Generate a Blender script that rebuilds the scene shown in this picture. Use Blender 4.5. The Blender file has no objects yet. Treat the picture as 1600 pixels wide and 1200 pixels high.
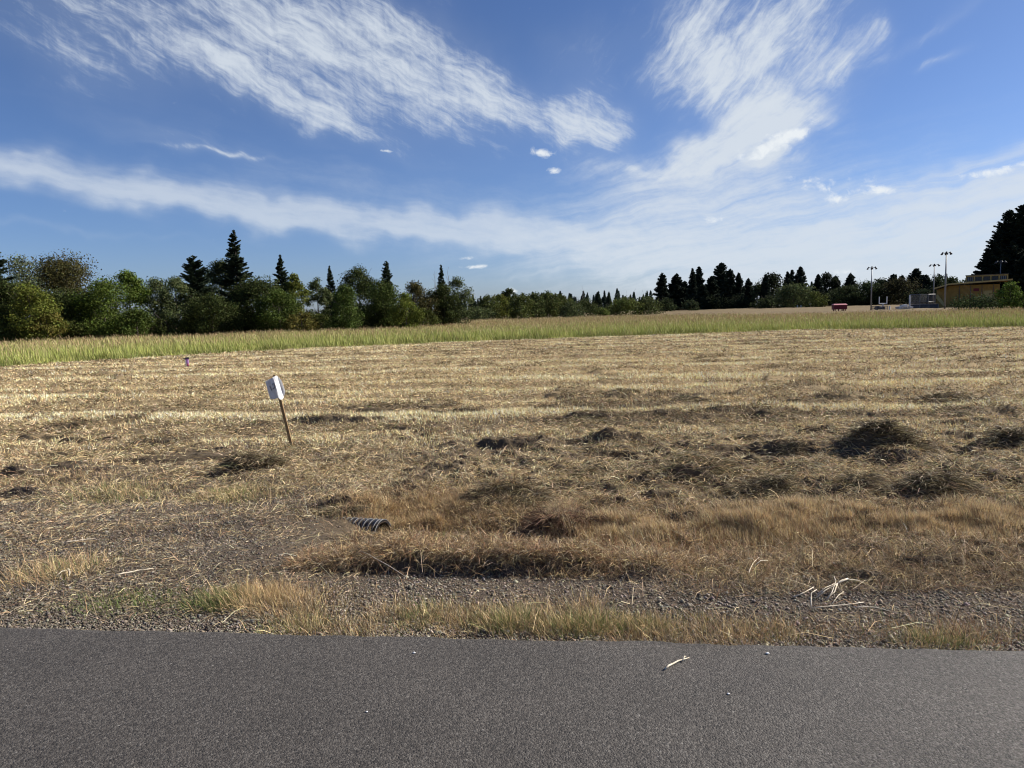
import bpy, math, random
import numpy as np
from mathutils import Matrix, Vector
random.seed(7)
rng = np.random.default_rng(11)
SC = bpy.context.scene
COL = SC.collection

# ------------------------------------------------------------------ camera
EYE = 1.6
PITCH, ROLL = 5.7, -1.5
FPX = 1121.0
cam_d = bpy.data.cameras.new('camera')
cam = bpy.data.objects.new('camera', cam_d); COL.objects.link(cam)
cam_d.sensor_width = 36.0; cam_d.lens = FPX / 1600 * 36.0
cam_d.clip_start = 0.05; cam_d.clip_end = 6000
CM = Matrix.Rotation(math.radians(90 - PITCH), 4, 'X') @ Matrix.Rotation(math.radians(ROLL), 4, 'Z')
cam.matrix_world = Matrix.Translation((0, 0, EYE)) @ CM
SC.camera = cam
M3 = np.array(CM.to_3x3())
def ray(px, py):
    d = M3 @ np.array([(px - 800) / FPX, (600 - py) / FPX, -1.0])
    return d / np.linalg.norm(d)
def azel(px, py):
    d = ray(px, py)
    return math.degrees(math.atan2(d[0], d[1])), math.degrees(math.asin(d[2]))
def at_z(px, py, z):
    d = ray(px, py); t = (z - EYE) / d[2]
    return d[0] * t, d[1] * t
def at_dist(px, py, D):
    d = ray(px, py); t = D / math.hypot(d[0], d[1])
    return d[0] * t, d[1] * t, EYE + d[2] * t

# ------------------------------------------------------------------ world, sun, exposure
SUN_AZ, SUN_EL = 72.0, 33.0        # azimuth from +Y towards +X
SC.view_settings.view_transform = 'Standard'
SC.view_settings.look = 'None'
SC.view_settings.exposure = 0.95
SC.view_settings.gamma = 1.0
SC.view_settings.use_curve_mapping = False
SC.cycles.max_bounces = 5
SC.cycles.diffuse_bounces = 3
SC.cycles.transmission_bounces = 3
SC.cycles.transparent_max_bounces = 8
SC.cycles.sample_clamp_indirect = 4.0
SKY_S = 0.054
SC.cycles.filter_width = 1.1

sd = bpy.data.lights.new('sun', 'SUN'); sd.energy = 5.0; sd.angle = math.radians(0.53)
sd.color = (1.0, 0.94, 0.85)
sun = bpy.data.objects.new('sun', sd); COL.objects.link(sun)
a, e = math.radians(SUN_AZ), math.radians(SUN_EL)
sdir = Vector((math.sin(a) * math.cos(e), math.cos(a) * math.cos(e), math.sin(e)))
sun.rotation_euler = sdir.to_track_quat('Z', 'Y').to_euler()

def build_world():
    w = bpy.data.worlds.new('World'); SC.world = w; w.use_nodes = True
    nt = w.node_tree; nt.nodes.clear()
    N = nt.nodes.new; L = nt.links.new
    out = N('ShaderNodeOutputWorld'); bg = N('ShaderNodeBackground'); L(bg.outputs[0], out.inputs[0])
    sky = N('ShaderNodeTexSky'); sky.sky_type = 'NISHITA'; sky.sun_disc = False
    sky.sun_elevation = e; sky.sun_rotation = a
    sky.air_density = 1.0; sky.dust_density = 0.6; sky.ozone_density = 2.5; sky.altitude = 100
    tint = N('ShaderNodeMix'); tint.data_type = 'RGBA'; tint.blend_type = 'MULTIPLY'; tint.inputs[0].default_value = 1
    L(sky.outputs[0], tint.inputs[6]); 
    def math_(op, x, y=None, z=None, clamp=False):
        n = N('ShaderNodeMath'); n.operation = op; n.use_clamp = clamp
        for i, v in enumerate((x, y, z)):
            if v is None: continue
            if isinstance(v, (int, float)): n.inputs[i].default_value = v
            else: L(v, n.inputs[i])
        return n.outputs[0]
    tc = N('ShaderNodeTexCoord'); sx = N('ShaderNodeSeparateXYZ')
    L(tc.outputs['Generated'], sx.inputs[0])
    az = math_('MULTIPLY', math_('ARCTAN2', sx.outputs[0], sx.outputs[1]), 57.29578)
    el = math_('MULTIPLY', math_('ARCSINE', sx.outputs[2]), 57.29578)
    cx = N('ShaderNodeCombineXYZ'); L(az, cx.inputs[0]); L(el, cx.inputs[1])
    P0 = cx.outputs[0]
    tr = N('ShaderNodeValToRGB'); L(math_('MULTIPLY', el, 1 / 40.0, clamp=True), tr.inputs[0]); L(tr.outputs[0], tint.inputs[7])
    te = tr.color_ramp.elements; te[0].color = (.66, .78, 1.16, 1); te[1].color = (.55, .68, 1.0, 1); te[1].position = .9
    k_ = te.new(.22); k_.color = (.58, .72, 1.04, 1); k_ = te.new(.5); k_.color = (.57, .69, .95, 1)
    # soft warp of the layout
    wn = N('ShaderNodeTexNoise'); wn.inputs['Scale'].default_value = 0.28; wn.inputs['Detail'].default_value = 2.5
    L(P0, wn.inputs['Vector'])
    ws = N('ShaderNodeVectorMath'); ws.operation = 'SUBTRACT'; L(wn.outputs['Color'], ws.inputs[0]); ws.inputs[1].default_value = (.5, .5, .5)
    wm = N('ShaderNodeVectorMath'); wm.operation = 'MULTIPLY_ADD'; L(ws.outputs[0], wm.inputs[0]); wm.inputs[1].default_value = (5, 3.2, 0); L(P0, wm.inputs[2])
    PW = wm.outputs[0]
    wf = N('ShaderNodeVectorMath'); wf.operation = 'MULTIPLY_ADD'; L(ws.outputs[0], wf.inputs[0]); wf.inputs[1].default_value = (1.8, 1.4, 0); L(P0, wf.inputs[2])
    PF = wf.outputs[0]
    def stroke(px, py, hl, hw, ang, amp, V):
        az0, el0 = azel(px, py)
        k = math.degrees(1 / FPX) / (1 + ((px - 800) / FPX) ** 2) ** 0.5
        m = N('ShaderNodeMapping'); m.vector_type = 'TEXTURE'; L(V, m.inputs[0])
        m.inputs[1].default_value = (az0, el0, 0)
        m.inputs[2].default_value = (0, 0, math.radians(-ang))
        m.inputs[3].default_value = (hl * k, hw * k, 1)
        d = N('ShaderNodeVectorMath'); d.operation = 'DOT_PRODUCT'; L(m.outputs[0], d.inputs[0]); L(m.outputs[0], d.inputs[1])
        g = math_('POWER', 0.4, d.outputs['Value'])
        return g, amp
    def mask(strokes, V):
        acc = None
        for s in strokes:
            g, amp = stroke(*s, V)
            acc = math_('MULTIPLY', g, amp) if acc is None else math_('MULTIPLY_ADD', g, amp, acc)
        return acc
    def fibre(ang, fl, fw, detail, dist, seed, rough=.6, V=None):
        m = N('ShaderNodeMapping'); m.vector_type = 'TEXTURE'; L(V or P0, m.inputs[0])
        m.inputs[1].default_value = (seed * 13.1, seed * 7.7, 0)
        m.inputs[2].default_value = (0, 0, math.radians(-ang)); m.inputs[3].default_value = (fl, fw, 1)
        n = N('ShaderNodeTexNoise'); n.inputs['Scale'].default_value = 1.0; n.inputs['Detail'].default_value = detail
        n.inputs['Roughness'].default_value = rough; n.inputs['Distortion'].default_value = dist
        L(m.outputs[0], n.inputs['Vector'])
        return n.outputs['Fac']
    def dens(mk, noise, lo, hi, bias, mx=1.0):
        mc = math_('MINIMUM', mk, 1.1)
        v = math_('MULTIPLY_ADD', mc, bias, noise)
        r = N('ShaderNodeMapRange'); r.interpolation_type = 'SMOOTHSTEP'
        L(v, r.inputs[0]); r.inputs[1].default_value = lo; r.inputs[2].default_value = hi; r.inputs[4].default_value = mx; r.inputs[3].default_value = .13 * mx
        return math_('MULTIPLY', r.outputs[0], math_('MINIMUM', math_('MULTIPLY', mk, 1.6), 1.0))
    A = [(230, 35, 300, 60, 8, .48), (470, 65, 220, 56, 25, .74), (570, 50, 130, 60, 15, .6), (690, 120, 120, 45, 32, .75),
         (830, 175, 110, 30, 18, .85), (930, 180, 48, 42, 10, .8), (410, 135, 190, 26, 20, .65), (490, 172, 100, 12, 24, .5),
         (150, 100, 130, 45, 10, .38), (250, 212, 90, 16, 8, .38), (340, 233, 90, 4, 2, .5)]
    A2 = [(60, 272, 220, 24, 9, .62), (330, 312, 260, 27, 8, .8), (640, 348, 220, 29, 8, .85), (860, 368, 170, 26, 4, .8),
          (80, 358, 200, 6, 6, .22), (560, 270, 330, 30, 10, .22), (930, 414, 60, 4, -6, .5), (840, 430, 70, 4, -6, .3)]
    B = [(1100, 40, 70, 60, -55, .75), (1200, 85, 110, 60, -30, .8), (1150, 145, 55, 50, 60, .75), (1045, 95, 45, 30, -60, .55),
         (1300, 115, 50, 40, -40, .7), (920, 85, 70, 40, -20, .30), (1365, 45, 22, 20, -40, .55), (1470, 30, 90, 9, -24, .32),
         (1462, 94, 22, 7, -8, .6), (1230, 20, 90, 30, -40, .35)]
    B2 = [(1175, 195, 80, 30, -32, .95), (1120, 230, 90, 26, -24, .8), (1190, 240, 70, 26, -15, .8), (985, 265, 70, 18, 5, .55), (1250, 190, 40, 22, -20, .45)]
    C = [(1100, 345, 320, 66, -4, .68), (1450, 365, 270, 55, -10, .9), (1580, 310, 110, 36, -16, .9), (1300, 410, 330, 40, -4, .7),
         (1060, 290, 130, 40, 5, .42), (1560, 430, 200, 40, -8, .8), (1560, 235, 140, 10, -16, .3), (1010, 400, 160, 30, 0, .4)]
    D = [(1200, 232, 40, 15, -18, .9), (1245, 208, 26, 11, -10, .7), (1262, 185, 16, 8, 0, .5), (1375, 298, 22, 8, 5, 1), (1308, 312, 24, 7, 0, .9), (1275, 287, 46, 14, 14, .55),
         (1350, 275, 36, 10, 15, .45), (845, 240, 20, 8, 12, .9), (866, 268, 13, 6, 0, .75), (741, 417, 20, 3.6, -2, 1), (727, 404, 14, 3, 0, .7),
         (798, 456, 11, 6, 0, .95), (1118, 343, 24, 7, 0, .7), (1560, 266, 50, 9, -6, .8), (606, 236, 12, 2.5, 6, .7), (575, 413, 8, 3, 0, .5), (1190, 443, 20, 4, 0, .7), (1320, 425, 30, 5, 0, .6), (1215, 437, 24, 5, 0, .5)]
    def mixn(*pairs):
        acc = None
        for n_, w_ in pairs: acc = math_('MULTIPLY', n_, w_) if acc is None else math_('MULTIPLY_ADD', n_, w_, acc)
        return acc
    big = fibre(26, 5.5, 1.25, 11, .3, 8, .68, PF)
    fine = fibre(15, 1.1, .7, 8, .3, 9, .68)
    nAm = mixn((big, .90), (fibre(30, 4.4, .34, 9, .5, 1, .66, PF), .30), (fibre(80, 2.4, .5, 8, .3, 5, .62, PF), .22), (fine, .22)); nAm = math_('SUBTRACT', nAm, .32)
    nA2 = mixn((fibre(9, 6.5, 1.3, 9, .2, 2, .55, PF), .8), (fine, .2))
    nB = mixn((fibre(-42, 3.4, 1.5, 11, .25, 3, .68, PF), .85), (fibre(-52, 4.2, .45, 9, .35, 10, .62, PF), .38), (fine, .12)); nB = math_('SUBTRACT', nB, .175)
    nB2 = mixn((fibre(-28, 3.4, .9, 10, .25, 4, .62, PF), .75), (fine, .25))
    nC = mixn((fibre(-9, 7.5, .8, 10, .25, 6, .62, PF), .75), (fine, .25)); nD = fibre(0, .9, .7, 9, .4, 7, .62)
    dA = dens(mask(A, PW), nAm, .60, 1.06, .36, .88)
    dA2 = dens(mask(A2, PW), nA2, .42, 1.0, .36, .68)
    dB = dens(mask(B, PW), nB, .56, 1.02, .34, .93)
    dB2 = dens(mask(B2, PW), nB2, .44, .90, .34, .92)
    dC = dens(mask(C, PW), nC, .40, .98, .36, .86)
    mD = mask(D, P0)
    vD = math_('MULTIPLY_ADD', mD, .62, math_('MULTIPLY', nD, 1.25))
    rD = N('ShaderNodeMapRange'); rD.interpolation_type = 'SMOOTHSTEP'; L(vD, rD.inputs[0]); rD.inputs[1].default_value = .84; rD.inputs[2].default_value = 1.3; rD.inputs[4].default_value = .9
    dD = rD.outputs[0]
    # 1 - prod(1-d)
    t = None
    for d in (dA, dA2, dB, dB2, dC):
        inv = math_('SUBTRACT', 1.0, d)
        t = inv if t is None else math_('MULTIPLY', t, inv)
    dens_t = math_('SUBTRACT', 1.0, t, clamp=True)
    # clouds fade below the horizon
    m1 = N('ShaderNodeMix'); m1.data_type = 'RGBA'; L(dens_t, m1.inputs[0]); L(tint.outputs[2], m1.inputs[6]); m1.inputs[7].default_value = (6.6, 7.2, 7.9, 1)
    m2 = N('ShaderNodeMix'); m2.data_type = 'RGBA'; L(dD, m2.inputs[0]); L(m1.outputs[2], m2.inputs[6]); m2.inputs[7].default_value = (8.2, 8.6, 8.9, 1)
    L(m2.outputs[2], bg.inputs[0]); bg.inputs[1].default_value = SKY_S
    w.cycles.sampling_method = 'MANUAL'; w.cycles.sample_map_resolution = 512
build_world()

# ------------------------------------------------------------------ helpers
def sm(x, a, b):
    t = np.clip((np.asarray(x, float) - a) / (b - a), 0, 1); return t * t * (3 - 2 * t)
def _h(ix, iy, s):
    n = (ix.astype(np.int64) * 374761393 + iy.astype(np.int64) * 668265263 + s * 1442695041) & 0xFFFFFFFF
    n = ((n ^ (n >> 13)) * 1274126177) & 0xFFFFFFFF
    return ((n ^ (n >> 16)) & 0xFFFF) / 65535.0
def vnoise(x, y, s=0):
    x = np.asarray(x, float); y = np.asarray(y, float)
    x0 = np.floor(x); y0 = np.floor(y); fx = x - x0; fy = y - y0
    fx = fx * fx * (3 - 2 * fx); fy = fy * fy * (3 - 2 * fy)
    a = _h(x0, y0, s); b = _h(x0 + 1, y0, s); c = _h(x0, y0 + 1, s); d = _h(x0 + 1, y0 + 1, s)
    return (a * (1 - fx) + b * fx) * (1 - fy) + (c * (1 - fx) + d * fx) * fy
def fbm(x, y, s=0, o=4):
    v = 0; am = .5; t = 0
    for i in range(o):
        v = v + am * vnoise(x * 2 ** i, y * 2 ** i, s + i * 17); t += am; am *= .5
    return v / t

def tag(o, label=None, cat=None, group=None, kind=None):
    if label: o['label'] = label
    if cat: o['category'] = cat
    if group: o['group'] = group
    if kind: o['kind'] = kind
    return o
def empty(name, loc, rz=0):
    o = bpy.data.objects.new(name, None); COL.objects.link(o); o.location = loc; o.rotation_euler = (0, 0, rz); o.empty_display_size = .1
    return o
def np_mesh(name, V, loops, starts, mat, parent=None, col=None, smooth=False):
    me = bpy.data.meshes.new(name)
    me.vertices.add(len(V)); me.vertices.foreach_set('co', np.ascontiguousarray(V, np.float32).ravel())
    me.loops.add(len(loops)); me.loops.foreach_set('vertex_index', np.ascontiguousarray(loops, np.int32))
    me.polygons.add(len(starts)); me.polygons.foreach_set('loop_start', np.ascontiguousarray(starts, np.int32))
    if smooth: me.polygons.foreach_set('use_smooth', np.ones(len(starts), bool))
    me.update(calc_edges=True)
    if col is not None:
        at = me.color_attributes.new('Col', 'FLOAT_COLOR', 'POINT')
        c4 = np.ones((len(V), 4), np.float32); c4[:, :3] = col
        at.data.foreach_set('color', c4.ravel())
    me.materials.append(mat)
    o = bpy.data.objects.new(name, me); COL.objects.link(o)
    if parent: o.parent = parent
    return o
class MB:
    """collects simple shapes; build() links them as one mesh object"""
    def __init__(s): s.v = []; s.f = []
    def add(s, vs, fs):
        n = len(s.v); s.v += [tuple(v) for v in vs]; s.f += [tuple(i + n for i in f) for f in fs]
    def box(s, c, size, rz=0, M=None):
        x, y, z = [k / 2 for k in size]
        vs = [Vector((i * x, j * y, k * z)) for i in (-1, 1) for j in (-1, 1) for k in (-1, 1)]
        R = M or Matrix.Rotation(rz, 3, 'Z')
        vs = [R @ v + Vector(c) for v in vs]
        s.add(vs, [(0, 1, 3, 2), (4, 6, 7, 5), (0, 4, 5, 1), (2, 3, 7, 6), (0, 2, 6, 4), (1, 5, 7, 3)])
    def tube(s, pts, rad, n=8, cap=True):
        pts = [Vector(p) for p in pts]; rs = rad if isinstance(rad, (list, tuple)) else [rad] * len(pts)
        vs = []; up = None
        for i, p in enumerate(pts):
            d = (pts[min(i + 1, len(pts) - 1)] - pts[max(i - 1, 0)]).normalized()
            if up is None: up = Vector((0, 0, 1)) if abs(d.z) < .9 else Vector((1, 0, 0))
            u = d.cross(up).normalized(); w = u.cross(d).normalized(); up = w
            for k in range(n):
                t = 2 * math.pi * k / n
                vs.append(p + (u * math.cos(t) + w * math.sin(t)) * rs[i])
        fs = []
        for i in range(len(pts) - 1):
            for k in range(n):
                k2 = (k + 1) % n
                fs.append((i * n + k, i * n + k2, (i + 1) * n + k2, (i + 1) * n + k))
        if cap:
            fs.append(tuple(range(n))[::-1]); fs.append(tuple(range((len(pts) - 1) * n, len(pts) * n)))
        s.add(vs, fs)
    def build(s, name, mat, parent=None, smooth=False):
        me = bpy.data.meshes.new(name); me.from_pydata(s.v, [], s.f); me.update()
        if smooth:
            for p in me.polygons: p.use_smooth = True
        me.materials.append(mat)
        o = bpy.data.objects.new(name, me); COL.objects.link(o)
        if parent: o.parent = parent
        return o

# ------------------------------------------------------------------ materials
def new_mat(name):
    m = bpy.data.materials.new(name); m.use_nodes = True
    nt = m.node_tree; b = nt.nodes['Principled BSDF']
    return m, nt, b
def noise_mat(name, c1, c2, scale=5, rough=.8, bump=0.0, bscale=None, spec=.3, metal=0, detail=6, coord='Object'):
    m, nt, b = new_mat(name); N = nt.nodes.new; L = nt.links.new
    tc = N('ShaderNodeTexCoord'); n = N('ShaderNodeTexNoise'); n.inputs['Scale'].default_value = scale; n.inputs['Detail'].default_value = detail
    L(tc.outputs[coord], n.inputs['Vector'])
    r = N('ShaderNodeValToRGB'); r.color_ramp.elements[0].color = (*c1, 1); r.color_ramp.elements[1].color = (*c2, 1)
    r.color_ramp.elements[0].position = .35; r.color_ramp.elements[1].position = .65
    L(n.outputs['Fac'], r.inputs[0]); L(r.outputs[0], b.inputs['Base Color'])
    b.inputs['Roughness'].default_value = rough; b.inputs['Specular IOR Level'].default_value = spec; b.inputs['Metallic'].default_value = metal
    if bump:
        n2 = N('ShaderNodeTexNoise'); n2.inputs['Scale'].default_value = bscale or scale * 4; n2.inputs['Detail'].default_value = 4
        L(tc.outputs[coord], n2.inputs['Vector'])
        bp = N('ShaderNodeBump'); bp.inputs['Strength'].default_value = bump; bp.inputs['Distance'].default_value = .01
        L(n2.outputs['Fac'], bp.inputs['Height']); L(bp.outputs[0], b.inputs['Normal'])
    return m
def leaf_mat(name, trans=.35, spec=.15, rough=.75):
    m, nt, b = new_mat(name); N = nt.nodes.new; L = nt.links.new
    at = N('ShaderNodeAttribute'); at.attribute_name = 'Col'
    L(at.outputs['Color'], b.inputs['Base Color']); b.inputs['Roughness'].default_value = rough; b.inputs['Specular IOR Level'].default_value = spec
    tr = N('ShaderNodeBsdfTranslucent'); L(at.outputs['Color'], tr.inputs[0])
    mx = N('ShaderNodeMixShader'); mx.inputs[0].default_value = trans
    L(b.outputs[0], mx.inputs[1]); L(tr.outputs[0], mx.inputs[2])
    L(mx.outputs[0], nt.nodes['Material Output'].inputs[0])
    return m
M_grass = leaf_mat('dry_grass', .16, .12, .65)
M_leaf = leaf_mat('foliage', .22, .04, .85)
M_needle = leaf_mat('needles', .10, .05, .85)
M_stone = leaf_mat('stone', 0.0, .3, .8)
M_bark = noise_mat('bark', (.045, .035, .028), (.11, .09, .075), 3, .9)
M_snag = noise_mat('weathered_wood_grey', (.16, .14, .13), (.28, .26, .24), 3, .9)

# ------------------------------------------------------------------ terrain height
def edge(x): return 3.40 - 0.108 * x + .02 * (fbm(x * 1.7, x * 0 + 3, 5) - .5) + .02 * (vnoise(x * 9, x * 0, 8) - .5)
def ditch_mask(x, y): return sm(x + .3 * (fbm(x * .9, y * .9, 41) - .5), -1.55, -1.15)
HUMPS = []
for (px_, py_, hw_, back_, h_) in [(775, 800, 62, .20, .13), (872, 850, 44, .14, .10), (545, 806, 46, .30, .13), (1105, 762, 66, .40, .13), (1372, 712, 58, .45, .15), (1455, 786, 60, .26, .10), (1345, 778, 26, .2, .08), (1590, 705, 44, .4, .13),
                                   (1195, 778, 44, .2, .08), (915, 750, 18, .2, .09), (395, 742, 40, .30, .09), (1260, 712, 26, .25, .09), (1010, 725, 30, .3, .07), (700, 735, 40, .3, .05), (312, 618, 22, .5, .10), (975, 628, 26, .5, .07), (1078, 634, 26, .5, .07), (1490, 626, 46, .7, .07), (1000, 915, 50, .2, .05), (1350, 925, 30, .15, .06), (20, 745, 30, .3, .10), (110, 735, 26, .25, .07), (40, 778, 30, .2, .07)]:
    hx_, hy_ = at_z(px_, py_, -.30 if py_ < 860 else -.12); HUMPS.append((hx_, hy_, hw_ / FPX * math.hypot(hx_, hy_), back_, h_))
def humps(x, y):
    z = np.zeros_like(x)
    for (hx, hy, sx, bk, h) in HUMPS:
        m = (np.abs(x - hx) < sx * 2.2) & (np.abs(y - hy) < bk * 3)
        if not m.any(): continue
        xx, yy = x[m], y[m]
        w = .25 * sx * (fbm(xx * 4, xx * 0 + hy * 3, 44, 3) - .5) * 2 * min(1, .25 / sx)
        dy = yy - hy + w
        f = np.where(dy < 0, np.exp(-(dy / (.035 + .004 * hy)) ** 2), np.exp(-(dy / bk) ** 2))
        z[m] += h * f * np.exp(-(np.abs(xx - hx) / sx) ** 2.6) * (.05 + 1.9 * fbm(xx * 6, yy * 9, 45, 3))
    return z
def Hgt(x, y):
    x = np.asarray(x, float); y = np.asarray(y, float)
    d = y - (3.40 - .108 * x)
    z = -0.035 - 0.245 * sm(d, .5, 4.0)
    m = ditch_mask(x, y)
    yc = 5.45 - .10 * x + .70 * (1 - sm(x, -1.2, .4))
    z = z - m * .17 * np.exp(-((y - yc) / .55) ** 2) * (1 - .6 * sm(x, .6, 3.0))
    lipn = .5 + 1.3 * (fbm(x * 2.2, x * 0 + 2, 76) - .38)
    yl = y + .1 * x + .22 * (fbm(x * 1.6, x * 0 + 9, 79) - .5)
    z = z + .075 * m * (1 - sm(x, .3, 1.3)) * np.clip(lipn * 1.5 - .35, 0, 1.2) * sm(yl, 4.40, 4.50) * (1 - sm(yl, 4.7, 5.4))
    z = z + .05 * m * np.exp(-((y - (6.15 - .1 * x)) / .30) ** 2)
    z = z - .10 * np.exp(-(((x + 1.0) / .35) ** 2 + ((y - 5.85) / .28) ** 2))
    z = z + humps(x, y)
    nz_ = m * sm(yl, 4.3, 4.7) * (1 - sm(np.hypot(x, y), 9, 13))
    z = z + nz_ * (.10 * (fbm(x * 3.2, y * 5.5, 49, 4) - .5) + .05 * sm(fbm(x * 5, y * 9, 50, 3), .55, .7))
    tz = sm(x, -.6, .9) * sm(y + .1 * x, 6.5, 6.9) * (1 - sm(y, 11, 14))
    rg = 1 - np.abs(2 * fbm(x * .75 + 4, y * 1.25, 46, 4) - 1)
    z = z + .13 * tz * (sm(rg, .72, .97) - .35) * (.4 + .6 * fbm(x * 2.5, y * 3, 47, 3)) + .05 * tz * (fbm(x * 5, y * 6, 48, 3) - .5)
    rr = np.hypot(x, y)
    k = sm(d, .9, 2.2)
    z = z + k * (fbm(x * 1.1, y * 1.6, 3, 4) - .5) * .16 * (1 - .6 * sm(rr, 15, 40))
    fld = sm(y, 8.2, 10.5)
    z = z + fld * (.055 * swath(x, y) + .09 * fleck(x, y) * (1 - .4 * sm(rr, 20, 45)))
    az = np.degrees(np.arctan2(x, y))
    z = z + np.where(y > 0, sm(az, -5, 20), 0) * .009 * (np.clip(rr, 90, 260) - 90)
    z = z - .10 * (1 - sm(d, -.3, -.1)) * 0
    return z
def swath(x, y):
    """mowing rows running roughly left to right: +1 stubble strip, -1 gap/cut hay line"""
    w = y * 1.0 + .05 * x + 1.8 * (fbm(x * .09, y * .13, 9, 3) - .5) + .5 * (fbm(x * .45, y * .9, 10, 2) - .5)
    a1 = np.sin(w * 2 * math.pi / 2.1); a2 = np.sin(w * 2 * math.pi / 3.3 + 1.3)
    return np.clip(.65 * a1 + .45 * a2 + 1.3 * (fbm(x * .35, y * .9, 12, 3) - .5), -1, 1)

def fleck(x, y):
    return sm(fbm(x * .75 + 3, y * 2.3, 13, 4) - .05 * swath(x, y), .60, .72)

def far_edge(x):
    """where the mown field stops and the tall grass starts"""
    xs = np.array([-60, -30, -23.1, -19.6, -14.8, -8, 0, 10, 18.5, 28, 34, 60.])
    ys = np.array([14, 27, 32.4, 36.8, 41.6, 45.2, 47.7, 50.3, 51.8, 50.5, 47.8, 40.])
    return np.interp(x, xs, ys)

# ------------------------------------------------------------------ ground colour by place
def gravel_amt(x, y):
    n = fbm(x * .8, y * .8, 21, 4)
    d = y - edge(x)
    strip = 1 - sm(d + .5 * (n - .5), .75, 1.15)
    pad = (1 - sm(x + 1.2 * (n - .5), -2.1, -1.2)) * (1 - sm(y + 2.4 * (n - .5) + .25 * (x + 6), 8.2, 10.0))
    return np.clip(np.maximum(strip, pad), 0, 1)
def ground():
    na = 700
    r = np.concatenate([[0.02], np.geomspace(1.2, 3.0, 40)[:-1], np.geomspace(3.0, 16, 620), np.geomspace(16, 3000, 330)[1:]]); nr = len(r) - 1
    aF = np.linspace(-50, 50, na); aB = np.linspace(50, 310, 120)[1:-1]
    a_ = np.radians(np.concatenate([aF, aB])); n = len(a_)
    X = (r[:, None] * np.sin(a_)[None]).ravel(); Y = (r[:, None] * np.cos(a_)[None]).ravel()
    Z = Hgt(X, Y)
    rr = np.hypot(X, Y)
    # under the road the sheet stays below the slab
    d = Y - (3.40 - .108 * X)
    Z = Z - .05 * (1 - sm(d, -.25, -.06))
    g = gravel_amt(X, Y)
    n1 = fbm(X * 3, Y * 3, 31); n2 = fbm(X * .25, Y * .4, 32)
    gr = np.array([.085, .066, .05]); th = np.array([.26, .195, .105]); dirt = np.array([.10, .075, .05])
    nearf = (1 - sm(rr, 9, 22))[:, None]
    thn = (th[None] * (1 - nearf) + np.array([.10, .076, .050])[None] * nearf) * (.75 + .5 * n1[:, None])
    c = gr[None] * g[:, None] + thn * (1 - g[:, None])
    far = sm(rr, 90, 125)[:, None]
    c = c * (1 - far) + np.array([.15, .112, .06])[None] * (.8 + .4 * n2[:, None]) * far
    ff = sm(rr, 250, 500)[:, None]
    c = c * (1 - ff) + np.array([.09, .10, .045])[None] * ff
    i = np.arange(nr)[:, None]; j = np.arange(n)[None]; j2 = (j + 1) % n
    q = np.stack([i * n + j, i * n + j2, (i + 1) * n + j2, (i + 1) * n + j], -1).reshape(-1, 4)[:, ::-1]
    m, nt, b = new_mat('soil_and_thatch'); N = nt.nodes.new; L = nt.links.new
    at = N('ShaderNodeAttribute'); at.attribute_name = 'Col'
    tc = N('ShaderNodeTexCoord'); no = N('ShaderNodeTexNoise'); no.inputs['Scale'].default_value = 22; no.inputs['Detail'].default_value = 8; no.inputs['Roughness'].default_value = .7
    L(tc.outputs['Object'], no.inputs['Vector'])
    mr = N('ShaderNodeMapRange'); L(no.outputs['Fac'], mr.inputs[0]); mr.inputs[1].default_value = .3; mr.inputs[2].default_value = .7; mr.inputs[3].default_value = .55; mr.inputs[4].default_value = 1.4
    mx = N('ShaderNodeVectorMath'); mx.operation = 'SCALE'; L(at.outputs['Color'], mx.inputs[0]); L(mr.outputs[0], mx.inputs['Scale'])
    L(mx.outputs[0], b.inputs['Base Color']); b.inputs['Roughness'].default_value = .95; b.inputs['Specular IOR Level'].default_value = .1
    bp = N('ShaderNodeBump'); bp.inputs['Strength'].default_value = .8; bp.inputs['Distance'].default_value = .02
    L(no.outputs['Fac'], bp.inputs['Height']); L(bp.outputs[0], b.inputs['Normal'])
    o = np_mesh('ground', np.stack([X, Y, Z], 1), q.ravel(), np.arange(len(q)) * 4, m, col=c, smooth=True)
    tag(o, kind='structure')
ground()

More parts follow.
